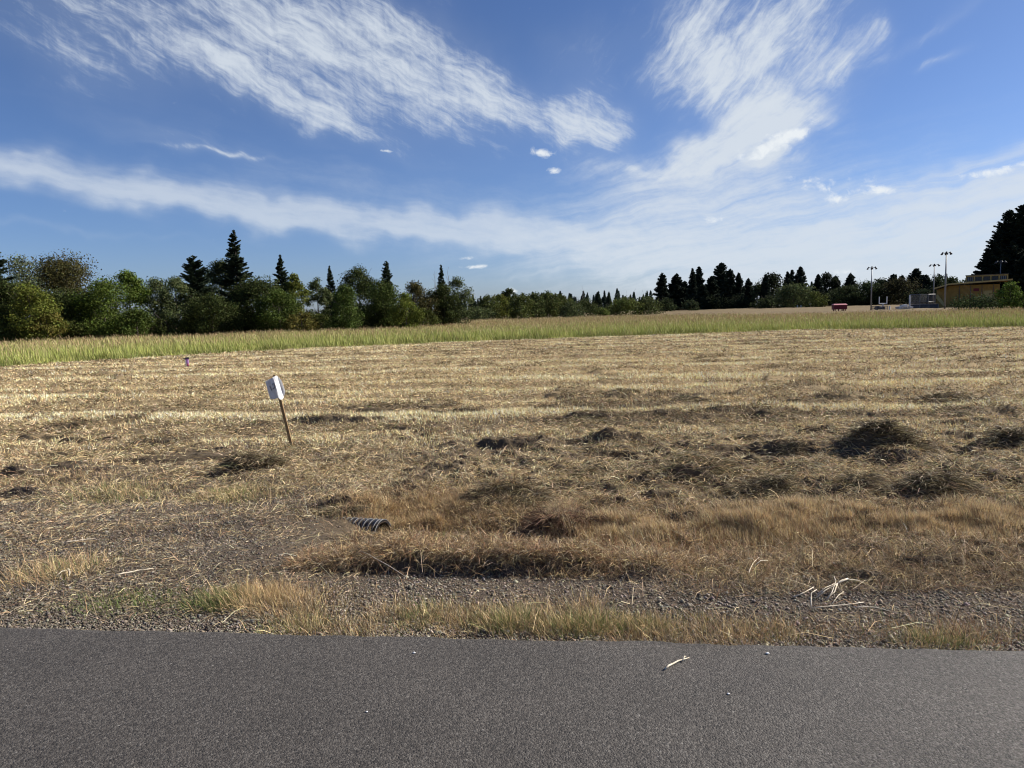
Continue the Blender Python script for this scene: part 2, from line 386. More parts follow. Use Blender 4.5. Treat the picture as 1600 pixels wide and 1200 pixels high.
def road():
    xs = np.concatenate([np.linspace(-80, -6, 75), np.arange(-5.9, 5.9, .012), np.linspace(6, 80, 75)])
    ye = edge(xs); n = len(xs)
    prof = [(0, -.09), (0, -.012), (-.012, -.002), (-.03, 0), (-.5, 0), (-6.4, 0), (-6.4, -.09)]
    V = []
    for (dy, z) in prof: V.append(np.stack([xs, ye * (1 if dy > -5 else 1) + dy, np.full(n, z)], 1))
    V = np.concatenate(V); k = len(prof)
    i = np.arange(k - 1)[:, None]; j = np.arange(n - 1)[None]
    q = np.stack([i * n + j, (i + 1) * n + j, (i + 1) * n + j + 1, i * n + j + 1], -1).reshape(-1, 4)
    m, nt, b = new_mat('asphalt'); N = nt.nodes.new; L = nt.links.new
    tc = N('ShaderNodeTexCoord')
    v1 = N('ShaderNodeTexVoronoi'); v1.inputs['Scale'].default_value = 135; L(tc.outputs['Object'], v1.inputs['Vector'])
    v2 = N('ShaderNodeTexVoronoi'); v2.inputs['Scale'].default_value = 260; L(tc.outputs['Object'], v2.inputs['Vector'])
    n1 = N('ShaderNodeTexNoise'); n1.inputs['Scale'].default_value = 1.7; n1.inputs['Detail'].default_value = 9; n1.inputs['Roughness'].default_value = .65; L(tc.outputs['Object'], n1.inputs['Vector'])
    n2 = N('ShaderNodeTexNoise'); n2.inputs['Scale'].default_value = 60; n2.inputs['Detail'].default_value = 6; n2.inputs['Roughness'].default_value = .8; L(tc.outputs['Object'], n2.inputs['Vector'])
    r = N('ShaderNodeValToRGB'); L(v1.outputs['Color'], r.inputs[0])
    els = r.color_ramp.elements; els[0].color = (.030, .028, .025, 1); els[1].color = (.14, .126, .108, 1)
    e2 = els.new(.5); e2.color = (.095, .082, .069, 1); e3 = els.new(.93); e3.color = (.17, .155, .135, 1); els[-1].color = (.32, .30, .27, 1)
    mr = N('ShaderNodeMapRange'); L(n1.outputs['Fac'], mr.inputs[0]); mr.inputs[1].default_value = .3; mr.inputs[2].default_value = .7; mr.inputs[3].default_value = .84; mr.inputs[4].default_value = 1.2
    mr2 = N('ShaderNodeMapRange'); L(n2.outputs['Fac'], mr2.inputs[0]); mr2.inputs[1].default_value = .32; mr2.inputs[2].default_value = .6; mr2.inputs[3].default_value = .35; mr2.inputs[4].default_value = 1.25
    mm = N('ShaderNodeMath'); mm.operation = 'MULTIPLY'; L(mr.outputs[0], mm.inputs[0]); L(mr2.outputs[0], mm.inputs[1])
    s = N('ShaderNodeVectorMath'); s.operation = 'SCALE'; L(r.outputs[0], s.inputs[0]); L(mm.outputs[0], s.inputs['Scale'])
    s2 = N('ShaderNodeVectorMath'); s2.operation = 'SCALE'; s2.inputs['Scale'].default_value = .61; L(s.outputs[0], s2.inputs[0]); L(s2.outputs[0], b.inputs['Base Color']); b.inputs['Roughness'].default_value = .75; b.inputs['Specular IOR Level'].default_value = .35
    ad = N('ShaderNodeMath'); ad.operation = 'MULTIPLY_ADD'; L(v2.outputs['Distance'], ad.inputs[0]); ad.inputs[1].default_value = .5; L(v1.outputs['Distance'], ad.inputs[2])
    bp = N('ShaderNodeBump'); bp.invert = True; bp.inputs['Strength'].default_value = .7; bp.inputs['Distance'].default_value = .004
    L(ad.outputs[0], bp.inputs['Height']); L(bp.outputs[0], b.inputs['Normal'])
    o = np_mesh('road', V, q.ravel(), np.arange(len(q)) * 4, m)
    tag(o, kind='structure')
road()

# ------------------------------------------------------------------ blades
def blades(base, vec, width, col, seg=2, droop=.12):
    """n blades as arrays -> vertices, loops, starts, colours"""
    n = len(base)
    rv = rng.normal(size=(n, 3)); s = np.cross(vec, rv); s /= (np.linalg.norm(s, axis=1, keepdims=True) + 1e-9)
    w = width[:, None] * .5; ln = np.linalg.norm(vec, axis=1, keepdims=True)
    if seg == 1:
        V = np.stack([base - s * w, base + s * w, base + vec], 1).reshape(-1, 3)
        loops = np.arange(3 * n); st = np.arange(n) * 3
        C = np.repeat(col, 3, 0)
        return V, loops, st, C
    mid = base + vec * .55 + np.array([0, 0, 1]) * ln * droop * .6
    hv = vec.copy(); hv[:, 2] = 0
    tip = base + vec + hv * .15 - np.array([0, 0, 1]) * ln * droop * .4
    V = np.stack([base - s * w, base + s * w, mid + s * w * .8, mid - s * w * .8, tip], 1).reshape(-1, 3)
    b = np.arange(n)[:, None] * 5
    L_ = (b + np.array([[0, 1, 2, 3, 3, 2, 4]])).ravel()
    st = (np.arange(n)[:, None] * 7 + np.array([[0, 4]])).ravel()
    return V, L_, st, np.repeat(col, 5, 0)
def join(parts):
    V = []; L_ = []; S = []; C = []; nv = nl = 0
    for v, l, s, c in parts:
        V.append(v); L_.append(l + nv); S.append(s + nl); C.append(c); nv += len(v); nl += len(l)
    return np.concatenate(V), np.concatenate(L_), np.concatenate(S), np.concatenate(C)
def polar(n, r0, r1, a0, a1, p):
    """points round the camera's side of the field; density per area falls as r^-p"""
    k = 2 - p; u = rng.random(n)
    r = (r0 ** k + u * (r1 ** k - r0 ** k)) ** (1 / k) if abs(k) > 1e-3 else r0 * (r1 / r0) ** u
    a_ = np.radians(rng.uniform(a0, a1, n))
    return r * np.sin(a_), r * np.cos(a_), r
def dirs(n, tilt_mean, tilt_sd, bias=(0, 0)):
    t = np.abs(rng.normal(tilt_mean, tilt_sd, n)); t = np.clip(t, 0, 1.52); ph = rng.uniform(0, 2 * math.pi, n)
    v = np.stack([np.sin(t) * np.cos(ph) + bias[0], np.sin(t) * np.sin(ph) + bias[1], np.cos(t)], 1)
    return v / np.linalg.norm(v, axis=1, keepdims=True)
def palette(n, cols, wts, var=.22):
    cols = np.array(cols); k = rng.choice(len(cols), n, p=np.array(wts) / sum(wts))
    return np.clip(cols[k] * (1 + rng.normal(0, var, (n, 1))) * (1 + rng.normal(0, .05, (n, 3))), .01, .9)
STRAW = (.66, .505, .275); GOLD = (.52, .37, .185); BROWN = (.26, .17, .095); RUST = (.31, .165, .085); GREY = (.42, .34, .23); OLIVE = (.225, .195, .095); GREEN = (.15, .19, .06); PALE = (.75, .63, .40); DARK = (.085, .06, .037)
PX = .0014

def mown_field():
    parts = []
    # upright stubble
    n = 1150000
    x, y, r = polar(n, 6.0, 75, -42, 42, 1.45)
    ok = (y < far_edge(x) + .4) & (y > 6.35 - .1 * x)
    x, y, r = x[ok], y[ok], r[ok]; n = len(x)
    sw = swath(x, y); n1 = fbm(x * .5, y * 1.3, 51); n2 = fbm(x * 2.2, y * 3.4, 52); n3 = fbm(x * .12, y * .25, 53, 3); g = gravel_amt(x, y)
    m9 = sm(y, 8.5, 11)
    keep = .50 + .50 * sw * m9 + 1.1 * (n1 - .5) + .8 * (n2 - .5)
    lb = (1 - sm(x + .12 * y + 2 * (n1 - .5), -3.2, -1.2)) * (1 - sm(y, 10, 15))
    messy = sm(x, -.5, 1.) * (1 - sm(y, 10, 14))
    keep = np.clip(keep, .08, 1) * (1 - .9 * g) * (1 - .6 * lb) * (1 - .5 * messy)
    ok = rng.random(n) < keep
    x, y, r, sw, n1, n2, n3, m9 = [q[ok] for q in (x, y, r, sw, n1, n2, n3, m9)]
    n = len(x)
    h = (.030 + .035 * np.clip(sw * .5 + .5, 0, 1) * m9 + .045 * n2) * rng.uniform(.4, 1.3, n)
    col = palette(n, [STRAW, PALE, GOLD, BROWN, GREY, OLIVE], [5, 4.8, 1.8, .8, 1.2, .4]) * np.array([1.17, 1.15, 1.11])
    gap = palette(n, [BROWN, GREY, OLIVE, GOLD], [3, 2.4, 2.4, 1])
    col = np.where((rng.random(n) < np.clip(.22 - .45 * sw * m9 + 1.6 * (n3 - .5), 0, .8))[:, None], gap, col)
    fl = fleck(x, y) * m9
    col = np.where((rng.random(n) < .8 * fl)[:, None], palette(n, [OLIVE, BROWN, DARK, GREY], [2, 2.4, 1.6, 1]) * .8, col)
    col = np.clip(col * (1.04 + .40 * sw * m9 * (1 - .2 * sm(r, 25, 45)))[:, None], .01, .85)
    vec = dirs(n, .45, .35, (-.12, .0)) * h[:, None]
    base = np.stack([x, y, Hgt(x, y) - .005], 1)
    near = r < 12
    w = np.maximum(.0020, r * PX * .40) * rng.uniform(.6, 1.4, n)
    parts.append(blades(base[near], vec[near], w[near], col[near], 2)); parts.append(blades(base[~near], vec[~near] , w[~near] * 1.5, col[~near], 1))
    # lying straw and cut hay
    n = 1050000
    x, y, r = polar(n, 5.0, 70, -42, 42, 1.5)
    ok = (y < far_edge(x)) & (y > 6.3 - .1 * x); x, y, r = x[ok], y[ok], r[ok]; n = len(x)
    n1 = fbm(x * .7, y * 1.9, 61); n2 = fbm(x * 2.4, y * 6, 62, 3); sw = swath(x, y); g = gravel_amt(x, y)
    lump = sm(n2 * .55 + n1 * .45 - .10 * sw, .49, .64)
    messy = sm(x, -.6, 1.) * (1 - sm(y, 11, 15))
    keep = np.clip(.22 + .78 * lump + .5 * messy, 0, 1) * (1 - .8 * g)
    ok = rng.random(n) < keep
    x, y, r, sw, n1, lump, messy = [q[ok] for q in (x, y, r, sw, n1, lump, messy)]
    n = len(x)
    up = rng.random(n) ** 1.3 * .085 * lump * (1 + .5 * messy)
    base = np.stack([x, y, Hgt(x, y) + .006 + up], 1)
    L0 = (.03 + .13 * rng.random(n) ** 1.5) * (1 + .25 * sm(r, 10, 40))
    v = dirs(n, 1.32, .28); vec = v * L0[:, None]
    c1 = palette(n, [GREY, STRAW, PALE, BROWN, OLIVE, GOLD, GREEN], [2.6, 4, 1.8, 1.5, 1.7, 1.2, .15])
    c2 = palette(n, [OLIVE, BROWN, GREY, DARK, STRAW, (.17, .19, .08)], [2.6, 2.2, 2.6, 1.0, 1.8, 1.2])
    pick = (rng.random(n) < np.clip(lump * (.34 + .34 * messy), 0, 1))[:, None]
    col = np.where(pick, c2, c1)
    fl = fleck(x, y) * sm(y, 8.5, 11)
    col = np.where((rng.random(n) < .8 * fl)[:, None], palette(n, [OLIVE, BROWN, DARK, GREY], [2, 2.4, 1.6, 1]) * .8, col)
    w = np.maximum(.0020, r * PX * .40) * rng.uniform(.6, 1.4, n)
    near = r < 12
    parts.append(blades(base[near], vec[near], w[near], col[near], 2)); parts.append(blades(base[~near], vec[~near], w[~near] * 1.4, col[~near], 1))
    V, L_, S, C = join(parts)
    tag(np_mesh('mown_grass', V, L_, S, M_grass, col=C), 'pale mown stubble and cut hay covering the whole middle field', 'grass', kind='stuff')
mown_field()

def verge():
    parts = []
    # matted dead grass filling the ditch and its banks
    n = 560000
    x = rng.uniform(-6.5, 7.5, n) ; y = rng.uniform(3.9, 9.0, n)
    r = np.hypot(x, y); az = np.degrees(np.arctan2(x, y))
    n1 = fbm(x * 1.1, y * 1.4, 71); n2 = fbm(x * 3, y * 3.5, 72)
    dm = ditch_mask(x, y); yl = y + .1 * x
    rgt = sm(x, .5, 1.5)
    lip = np.maximum(sm(yl + .25 * (n1 - .5), 4.33, 4.42), rgt * .75 * sm(yl + 1.1 * (n2 - .5), 3.85, 4.25))
    inside = dm * lip * (1 - sm(yl, 6.4, 7.0) * sm(x, -1.2, .4)) * (1 - sm(yl, 7.4, 8.0))
    leftpad = (1 - dm) * .12 * (.3 + 1.4 * sm(n1, .4, .65)) * sm(y - edge(x), .3, .9)
    ok = (np.abs(az) < 43) & (rng.random(n) < np.clip(inside * (.55 + .7 * n2) + leftpad, 0, 1))
    culv = (x > -1.85) & (x < -.70) & (y > 5.35 - .1 * x) & (y < 6.42)
    ok &= ~(culv & (rng.random(n) < np.where(x < -1.45, .7, .95)))
    x, y, r, n1, n2, dm, yl = [q[ok] for q in (x, y, r, n1, n2, dm, yl)]
    n = len(x)
    rust = (dm * np.exp(-((yl - 5.3) / .7) ** 2) * sm(n1, .38, .55))
    c1 = palette(n, [STRAW, GREY, BROWN, OLIVE, GOLD, DARK], [1.7, 2.2, 3.4, 1.2, 1.5, 2.2], .3)
    c2 = palette(n, [RUST, GOLD, BROWN, STRAW, GREY], [1.4, 1.0, 3.0, 1.6, 1.8])
    col = np.where((rng.random(n) < rust)[:, None], c2, c1)
    hol_shade = sm(fbm(x * 1.6, y * 2.6, 74, 4), .52, .66)  # shadowed hollows of the mat, painted as darker blades in noise patches
    col = np.where((rng.random(n) < .75 * hol_shade)[:, None], palette(n, [DARK, BROWN, (.07, .055, .04), GREY], [3, 2, 2, .7]), col)
    gx = (rng.random(n) < .55 * sm(x, .5, 2.0))[:, None]
    lp = (rng.random(n) < .7 * (1 - dm))[:, None]
    col = np.where(lp, palette(n, [GREY, BROWN, STRAW, DARK, OLIVE], [2, 3.2, 1.2, 2.2, 1.2]) * .85, col)
    col = np.where(gx, palette(n, [GREY, BROWN, STRAW, OLIVE, DARK], [2, 3, 1.2, 1.4, 2.8], .3), col)
    lie = rng.random(n) < .68
    v = np.where(lie[:, None], dirs(n, 1.25, .25), dirs(n, .7, .35, (-.15, -.15)))
    L0 = (.03 + .13 * rng.random(n) ** 1.6) * np.where(dm > .5, 1, .7)
    base = np.stack([x, y, Hgt(x, y) - .005 + rng.random(n) * .05 * dm * n2], 1)
    w = np.maximum(.0018, r * PX * .34) * rng.uniform(.7, 1.3, n)
    parts.append(blades(base, v * L0[:, None], w, col, 2, .2))
    # thick hanging lip of dead grass above the gravel strip
    n = 40000
    x = rng.uniform(-1.5, 1.6, n); yl = 4.42 + np.abs(rng.normal(0, .16, n)) + .16 * (fbm(x * 1.3, x * 0, 75) - .5)
    y = yl - .1 * x
    ok = rng.random(n) < 1 - sm(x, .4, 1.5); x, y = x[ok], y[ok]; n = len(x)
    thick = sm(fbm(x * 1.1, x * 0 + 5, 76), .3, .6)
    base = np.stack([x, y, Hgt(x, y) + rng.random(n) * .07 * thick], 1)
    v = dirs(n, 1.2, .4, (-.05, -.08)); L0 = rng.uniform(.03, .13, n)
    col = palette(n, [BROWN, GOLD, STRAW, RUST, GREY, DARK], [3, 1.0, 1.6, .9, 2.2, 1.4], .3)
    parts.append(blades(base, v * L0[:, None], np.maximum(.002, .0026 * rng.uniform(.7, 1.3, n)), col, 2, .2))
    # upright golden fringe on the far bank
    n = 260000
    x = rng.uniform(-.6, 8.0, n); yl = rng.normal(6.02, .17, n); y = yl - .1 * x + .30 * (fbm(x * .6, x * 0, 77) - .5)
    n1 = fbm(x * 1.5, y * 1.8, 78); ok = (rng.random(n) < .85 * sm(x, .0, .8) * sm(n1, .32, .62)) & (np.abs(np.degrees(np.arctan2(x, y))) < 44)
    x, y, n1 = x[ok], y[ok], n1[ok]; n = len(x)
    base = np.stack([x, y, Hgt(x, y)], 1); L0 = rng.uniform(.04, .15, n) * (.45 + .9 * n1)
    v = dirs(n, .32, .3, (-.22, -.05)); col = palette(n, [(.50, .40, .25), STRAW, BROWN, (.42, .325, .205), PALE], [2.4, 2.8, 1.4, 2.2, .9])
    parts.append(blades(base, v * L0[:, None], np.maximum(.002, .0032 * rng.uniform(.6, 1.2, n)), col, 2, .05))
    # long stems and stalks strewn over everything
    n = 5200
    x = rng.uniform(-6.5, 7.5, n); y = edge(x) + .05 + rng.random(n) * 4.6
    ok = (np.abs(np.degrees(np.arctan2(x, y))) < 43) & (rng.random(n) < .25 + .75 * sm(fbm(x * 1.2, y * 1.2, 88), .4, .6)); x, y = x[ok], y[ok]; n = len(x)
    base = np.stack([x, y, Hgt(x, y) + .02 + .04 * rng.random(n)], 1)
    up = rng.random(n) < .22
    v = np.where(up[:, None], dirs(n, .75, .35, (-.2, 0)), dirs(n, 1.42, .12)); L0 = rng.uniform(.07, .26, n)
    parts.append(blades(base, v * L0[:, None], .0026 * rng.uniform(.6, 1.3, n), palette(n, [PALE, STRAW, BROWN, DARK, GREY, RUST], [1.6, 2.2, 2.2, 2, 1.6, .8]), 2, .15))
    # reddish clump above the culvert
    n = 36000
    cx = rng.normal(-.75, .36, n); cy = rng.normal(6.62, .22, n)
    base = np.stack([cx, cy, Hgt(cx, cy)], 1); v = dirs(n, .6, .35, (.1, -.3)); L0 = rng.uniform(.04, .15, n)
    col = palette(n, [(.36, .275, .17), GOLD, BROWN, STRAW], [2.2, 1.0, 2.2, 2.0])
    parts.append(blades(base, v * L0[:, None], .0034 * rng.uniform(.6, 1.2, n), col, 2, .12))
    V, L_, S, C = join(parts)
    tag(np_mesh('dry_grass', V, L_, S, M_grass, col=C), 'matted brown and golden dead grass filling the roadside ditch', 'grass', kind='stuff')
verge()

def roadside():
    """a broken strip of tufts along the asphalt edge"""
    parts = []
    # (x along the edge, distance back, spread x, spread y, count, height, palette)
    dry = ([GOLD, STRAW, BROWN, OLIVE, GREY, DARK], [1.4, 2.2, 2.8, 1.4, 1.8, 1.0]); brn = ([BROWN, GREY, STRAW, RUST], [3, 2, 1.6, 1]); grn = ([GREEN, OLIVE, STRAW, GOLD], [2.2, 2, 1.6, 1.2])
    tufts = []
    for x in np.arange(-1.25, 1.3, .07):
        tufts.append((x + random.uniform(-.08, .08), .08 + random.random() * .34, .08, .08, random.randint(40, 380), random.uniform(.04, .12), dry if random.random() < .82 else grn))
    for x in np.arange(1.2, 3.4, .10):
        tufts.append((x, .05 + random.random() * .26, .12, .09, random.randint(40, 170), random.uniform(.04, .11), brn if random.random() < .8 else grn))
    tufts += [(-1.72, .42, .09, .07, 900, .10, ([(.07, .10, .03), OLIVE, GREEN], [2, 1, 1])), (-1.5, .50, .15, .10, 1300, .125, ([(.45, .33, .17), GOLD, STRAW, (.36, .25, .14)], [2.5, 2, 1.3, 1.4])), (-1.25, .42, .18, .12, 900, .10, dry),
              (-2.25, .42, .22, .11, 1000, .055, ([GREEN, OLIVE, (.17, .2, .06)], [2, 1, 1])), (-2.95, .95, .14, .15, 420, .13, ([GOLD, GREEN, STRAW, BROWN], [2, 1.2, 1, 1])), (-3.15, .8, .16, .2, 450, .14, ([GOLD, OLIVE, STRAW, BROWN], [2, 1.2, 1, 1])),
              (-.68, 2.35, .18, .10, 900, .10, ([(.20, .21, .05), GREEN, OLIVE], [2, 1, 1])), (-.05, .22, .1, .06, 900, .13, grn), (.33, .18, .10, .06, 900, .12, grn), (.62, .2, .09, .05, 600, .10, grn), (2.05, .12, .12, .05, 500, .08, grn),
              (-5.0, 4.6, .4, .3, 800, .10, dry), (-6.2, 4.4, .5, .35, 900, .10, dry), (-4.3, 3.9, .3, .2, 900, .14, ([STRAW, OLIVE, GREEN], [2, 1, 1])), (-3.0, 3.8, .25, .18, 1000, .13, ([STRAW, GREEN, OLIVE], [2, 1, 1])),
              (-7.0, 6.0, .6, .4, 1200, .11, dry)]
    for (tx, dy, sx, sy, n, h, (pc, pw)) in tufts:
        n = int(n * 1.35)
        x = rng.normal(tx, sx, n); y = float(edge(np.array([tx]))[0]) + dy + rng.normal(0, sy, n)
        y = np.maximum(y, edge(x) + .012)
        base = np.stack([x, y, Hgt(x, y)], 1)
        out = np.stack([(x - tx) / max(sx, .01), (y - y.mean()) / max(sy, .01)], 1) * .18
        v = dirs(n, .5, .38); v[:, :2] += out + np.array([-.12, -.02]); v /= np.linalg.norm(v, axis=1, keepdims=True)
        L0 = h * .82 * rng.uniform(.3, 1.3, n); n = len(L0)
        parts.append(blades(base, v * L0[:, None], .0021 * rng.uniform(.6, 1.3, n) * (1 + max(0, dy - 1) * .25), palette(n, pc, pw), 2, .06))
    # loose straw over the gravel and along the edge
    n = 150000
    x = rng.uniform(-8, 5.5, n); y = edge(x) + .01 + rng.random(n) ** 1.1 * 5.6
    n1 = fbm(x * 1.5, y * 1.5, 81)
    ok = (rng.random(n) < (.10 + 1.0 * sm(n1, .38, .66)) * (.25 + .75 * sm(y - edge(x), .05, .5))) & ((y < 4.5 - .1 * x) | (x < -1.3))
    x, y = x[ok], y[ok]; n = len(x); r = np.hypot(x, y)
    base = np.stack([x, y, Hgt(x, y) + .012 + .01 * rng.random(n)], 1); v = dirs(n, 1.45, .08)
    L0 = .012 + .075 * rng.random(n) ** 2.2
    parts.append(blades(base, v * L0[:, None], np.maximum(.0014, r * PX * .32) * rng.uniform(.6, 1.3, n), palette(n, [STRAW, PALE, GREY, BROWN, DARK], [2.6, 1.0, 3, 3, 1.4], .3), 2, .1))
    V, L_, S, C = join(parts)
    tag(np_mesh('grass_tufts', V, L_, S, M_grass, col=C), 'thin straw tufts with green shoots along the asphalt edge', 'grass', kind='stuff')
roadside()

def tall_grass():
    parts = []
    n = 720000
    x, y, r = polar(n, 22, 155, -43, 43, 1.9)
    d = y - far_edge(x)
    az = np.degrees(np.arctan2(x, y))
    lim = np.interp(az, [-43, -22, -8, 8, 20], [78, 86, 152, 140, 114])
    n1 = fbm(x * .12, y * .12, 91); n2 = fbm(x * .5, y * .5, 92)
    ok = (d + 2.4 * (n2 - .5) > 0) & (r < lim)
    x, y, r, d, n1, n2, az = [q[ok] for q in (x, y, r, d, n1, n2, az)]
    n = len(x)
    ramp = sm(d, 0, 3.5)
    H0 = (.22 + .42 * ramp) * (.45 + 1.0 * n2) * rng.uniform(.45, 1.2, n)
    base = np.stack([x, y, Hgt(x, y)], 1); v = dirs(n, .32, .22, (-.14, 0))
    g = palette(n, [(.31, .335, .085), (.22, .265, .065), (.38, .375, .13), (.44, .40, .18)], [3.2, 2.2, 2.2, .9], .2)
    t = palette(n, [(.34, .26, .13), (.30, .21, .11), (.36, .32, .14)], [2, 2, 2], .18)
    tan = np.clip(sm(d + 16 * (n1 - .5) + 8 * (n2 - .5), 18, 50) * .75 + .08 * (n2 > .62), 0, 1)
    col = np.where((rng.random(n) < tan)[:, None], t, g)
    edge_shade = ((d < 2.2) & (n2 > .5))[:, None]  # shade along the near edge, painted by darkening the blades
    col = np.where(edge_shade, col * np.array([.6, .62, .6]), col)
    w = np.maximum(.014, r * PX * .52) * rng.uniform(.7, 1.3, n)
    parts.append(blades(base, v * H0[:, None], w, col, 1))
    # seed heads
    m = rng.random(n) < .22 * sm(d, 2, 12)
    b2 = base[m] + v[m] * (H0[m] * .9)[:, None]; k = m.sum()
    parts.append(blades(b2, dirs(k, .25, .2, (-.2, 0)) * rng.uniform(.12, .25, (k, 1)), w[m] * .8, palette(k, [(.34, .23, .13), (.38, .32, .16)], [2, 1.4]), 1))
    V, L_, S, C = join(parts)
    tag(np_mesh('tall_grass', V, L_, S, M_grass, col=C), 'uncut tall green grass with tan seed heads beyond the mown field', 'grass', kind='stuff')
tall_grass()

def gravel():
    iv = np.array([(1, 0, 0), (-1, 0, 0), (0, 1, 0), (0, -1, 0), (0, 0, 1), (0, 0, -1.)])
    it = np.array([(0, 2, 4), (2, 1, 4), (1, 3, 4), (3, 0, 4), (2, 0, 5), (1, 2, 5), (3, 1, 5), (0, 3, 5)])
    n = 420000
    x = rng.uniform(-8.5, 6.0, n); y = edge(x) + .012 + rng.random(n) ** 1.9 * 6.0
    g = gravel_amt(x, y); n1 = fbm(x * 2, y * 2, 95)
    r = np.hypot(x, y); az = np.degrees(np.arctan2(x, y))
    ok = (rng.random(n) < g * (.5 + .6 * n1)) & ((y < 4.75 - .1 * x) | (x < -1.0)) & (np.abs(az) < 43) & (r < 9.5)
    x, y, r = x[ok], y[ok], r[ok]; n = len(x)
    s = np.minimum(rng.lognormal(math.log(.0048), .42, n) * (1 + .25 * sm(r, 5, 8)), .019)
    sc = s[:, None] * rng.uniform(.65, 1.3, (n, 3)); sc[:, 2] *= .8
    P = iv[None] * (1 + rng.normal(0, .22, (n, 6, 1))) * sc[:, None]
    t = rng.uniform(0, 6.28, n); c, s_ = np.cos(t), np.sin(t)
    X = P[..., 0] * c[:, None] - P[..., 1] * s_[:, None] + x[:, None]; Y = P[..., 0] * s_[:, None] + P[..., 1] * c[:, None] + y[:, None]
    Z = P[..., 2] + (Hgt(x, y) + s * .35)[:, None]
    V = np.stack([X, Y, Z], -1).reshape(-1, 3)
    F = (np.arange(n)[:, None, None] * 6 + it[None]).reshape(-1)
    col = palette(n, [(.18, .165, .145), (.25, .235, .205), (.12, .11, .095), (.36, .34, .30), (.20, .165, .13)], [3, 2, 2, .6, 1.4], .2)
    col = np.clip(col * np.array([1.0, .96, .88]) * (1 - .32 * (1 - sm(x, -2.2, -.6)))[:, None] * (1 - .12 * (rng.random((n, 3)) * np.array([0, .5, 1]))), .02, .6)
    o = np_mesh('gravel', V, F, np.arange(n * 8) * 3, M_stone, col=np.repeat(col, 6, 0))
    tag(o, 'crushed brownish grey gravel on the shoulder and driveway pad', 'gravel', kind='stuff')
gravel()

# ------------------------------------------------------------------ clumps of cut hay, shade painted in as dark blade colours
def hay_clump(px, py, hw, hh, depth, n, label, cols=None, hgt=.14):
    z = -.2
    for _ in range(4):
        x0, y0 = at_z(px, py, z); z = float(Hgt(np.array([x0]), np.array([y0]))[0])
    D = math.hypot(x0, y0); sx = hw / FPX * D; sy = depth
    n = int(n * 1.5)
    u = rng.uniform(0, 2 * math.pi, n); q = rng.random(n) ** .55
    lx = np.cos(u) * q * sx * 1.25; ly = np.sin(u) * q * sy * 1.25
    nz = fbm((lx + x0) * 2.6, (ly + y0) * 4.5, 99, 4)
    ok = rng.random(n) < sm(nz + .42 * (1 - q), .46, .66)
    lx, ly, q, nz = lx[ok], ly[ok], q[ok], nz[ok]; n = len(lx)
    lump = .35 + 1.5 * (fbm((lx + x0) * 5, (ly + y0) * 8, 98, 3) - .25)
    lz = np.clip(1.1 - q ** 2, 0, 1) * hgt * lump * rng.random(n) ** .5 * .75
    gz = Hgt(lx + x0, ly + y0) - z
    v = dirs(n, 1.42, .22); v[:, 0] *= 1.5; v /= np.linalg.norm(v, axis=1, keepdims=True)
    L0 = rng.uniform(.04, .20, n)
    V, L_, S, C = blades(np.stack([lx, ly, lz + gz], 1), v * L0[:, None], np.maximum(.0026, D * PX * .5) * rng.uniform(.6, 1.4, n),
                         palette(n, *(cols or ([(.17, .14, .075), (.13, .095, .06), (.26, .21, .12), (.42, .35, .22), (.06, .047, .032)], [2.6, 2.4, 2, 1.2, 1.6])), .3), 2, .2)
    o = np_mesh('hay_clump', V, L_, S, M_grass, col=C); o.location = (x0, y0, z)
    tag(o, label, 'hay clump', 'dark clumps of cut hay on the mown field')
HC = [(1372, 703, 55, 0, .28, 9000, 'large dark clump of cut hay, farthest of the big clumps at right of the field'),
      (1105, 750, 62, 0, .26, 9000, 'broad dark clump of cut hay behind the golden fringe, right of centre'),
      (1455, 776, 56, 0, .18, 6500, 'low dark clump of cut hay just behind the golden fringe at right'),
      (1345, 768, 24, 0, .14, 3000, 'small dark clump of cut hay between two larger ones at right'),
      (1195, 770, 40, 0, .15, 3500, 'flattened dark clump of cut hay along the back of the fringe'),
      (780, 790, 62, 0, .24, 9000, 'shaggy clump of hay, darkened as shade, hanging over the ditch bank, right of the culvert'),  # this and the next two paint the ditch shadows with dark hay
      (880, 838, 42, 0, .17, 6500, 'tangled clump of hay, darkened as shade, lying low in the ditch at centre'),
      (535, 790, 34, 0, .13, 3000, 'dark hay in place of the shaded hollow just behind the black culvert pipe'),
      (1590, 697, 40, 0, .28, 5000, 'dark clump of cut hay cut off by the right edge of the photo'),
      (915, 742, 14, 0, .12, 1500, 'small dark clump of hay at the left end of the golden fringe'),
      (312, 612, 18, 0, .30, 2500, 'lone dark tuft of hay on the left side of the field'),
      (395, 735, 34, 0, .14, 3500, 'reddish dark clump of dead grass left of the wooden stake foot'),
      (1245, 706, 20, 0, .14, 1500, 'small dark clump left of the large clump at right'),
      (970, 622, 22, 0, .35, 2000, 'flat dark clump of hay on a far mowing row, near the centre'),
      (1075, 628, 22, 0, .32, 2000, 'flat dark clump of hay on a far mowing row, right of centre'),
      (1490, 620, 40, 0, .45, 2500, 'long flat dark line of hay far out at right')]
for (px, py, hw, hh, dp, n, lb) in HC:
    far = py < 660
    red = ([(.20, .11, .07), (.12, .08, .05), (.30, .2, .12), (.07, .05, .035)], [2, 2, 1, 1]) if (px == 880) else None
    hay_clump(px, py, hw, hh, dp, n, lb, red, hgt=.06 if far else (.05 if py > 780 else .075))

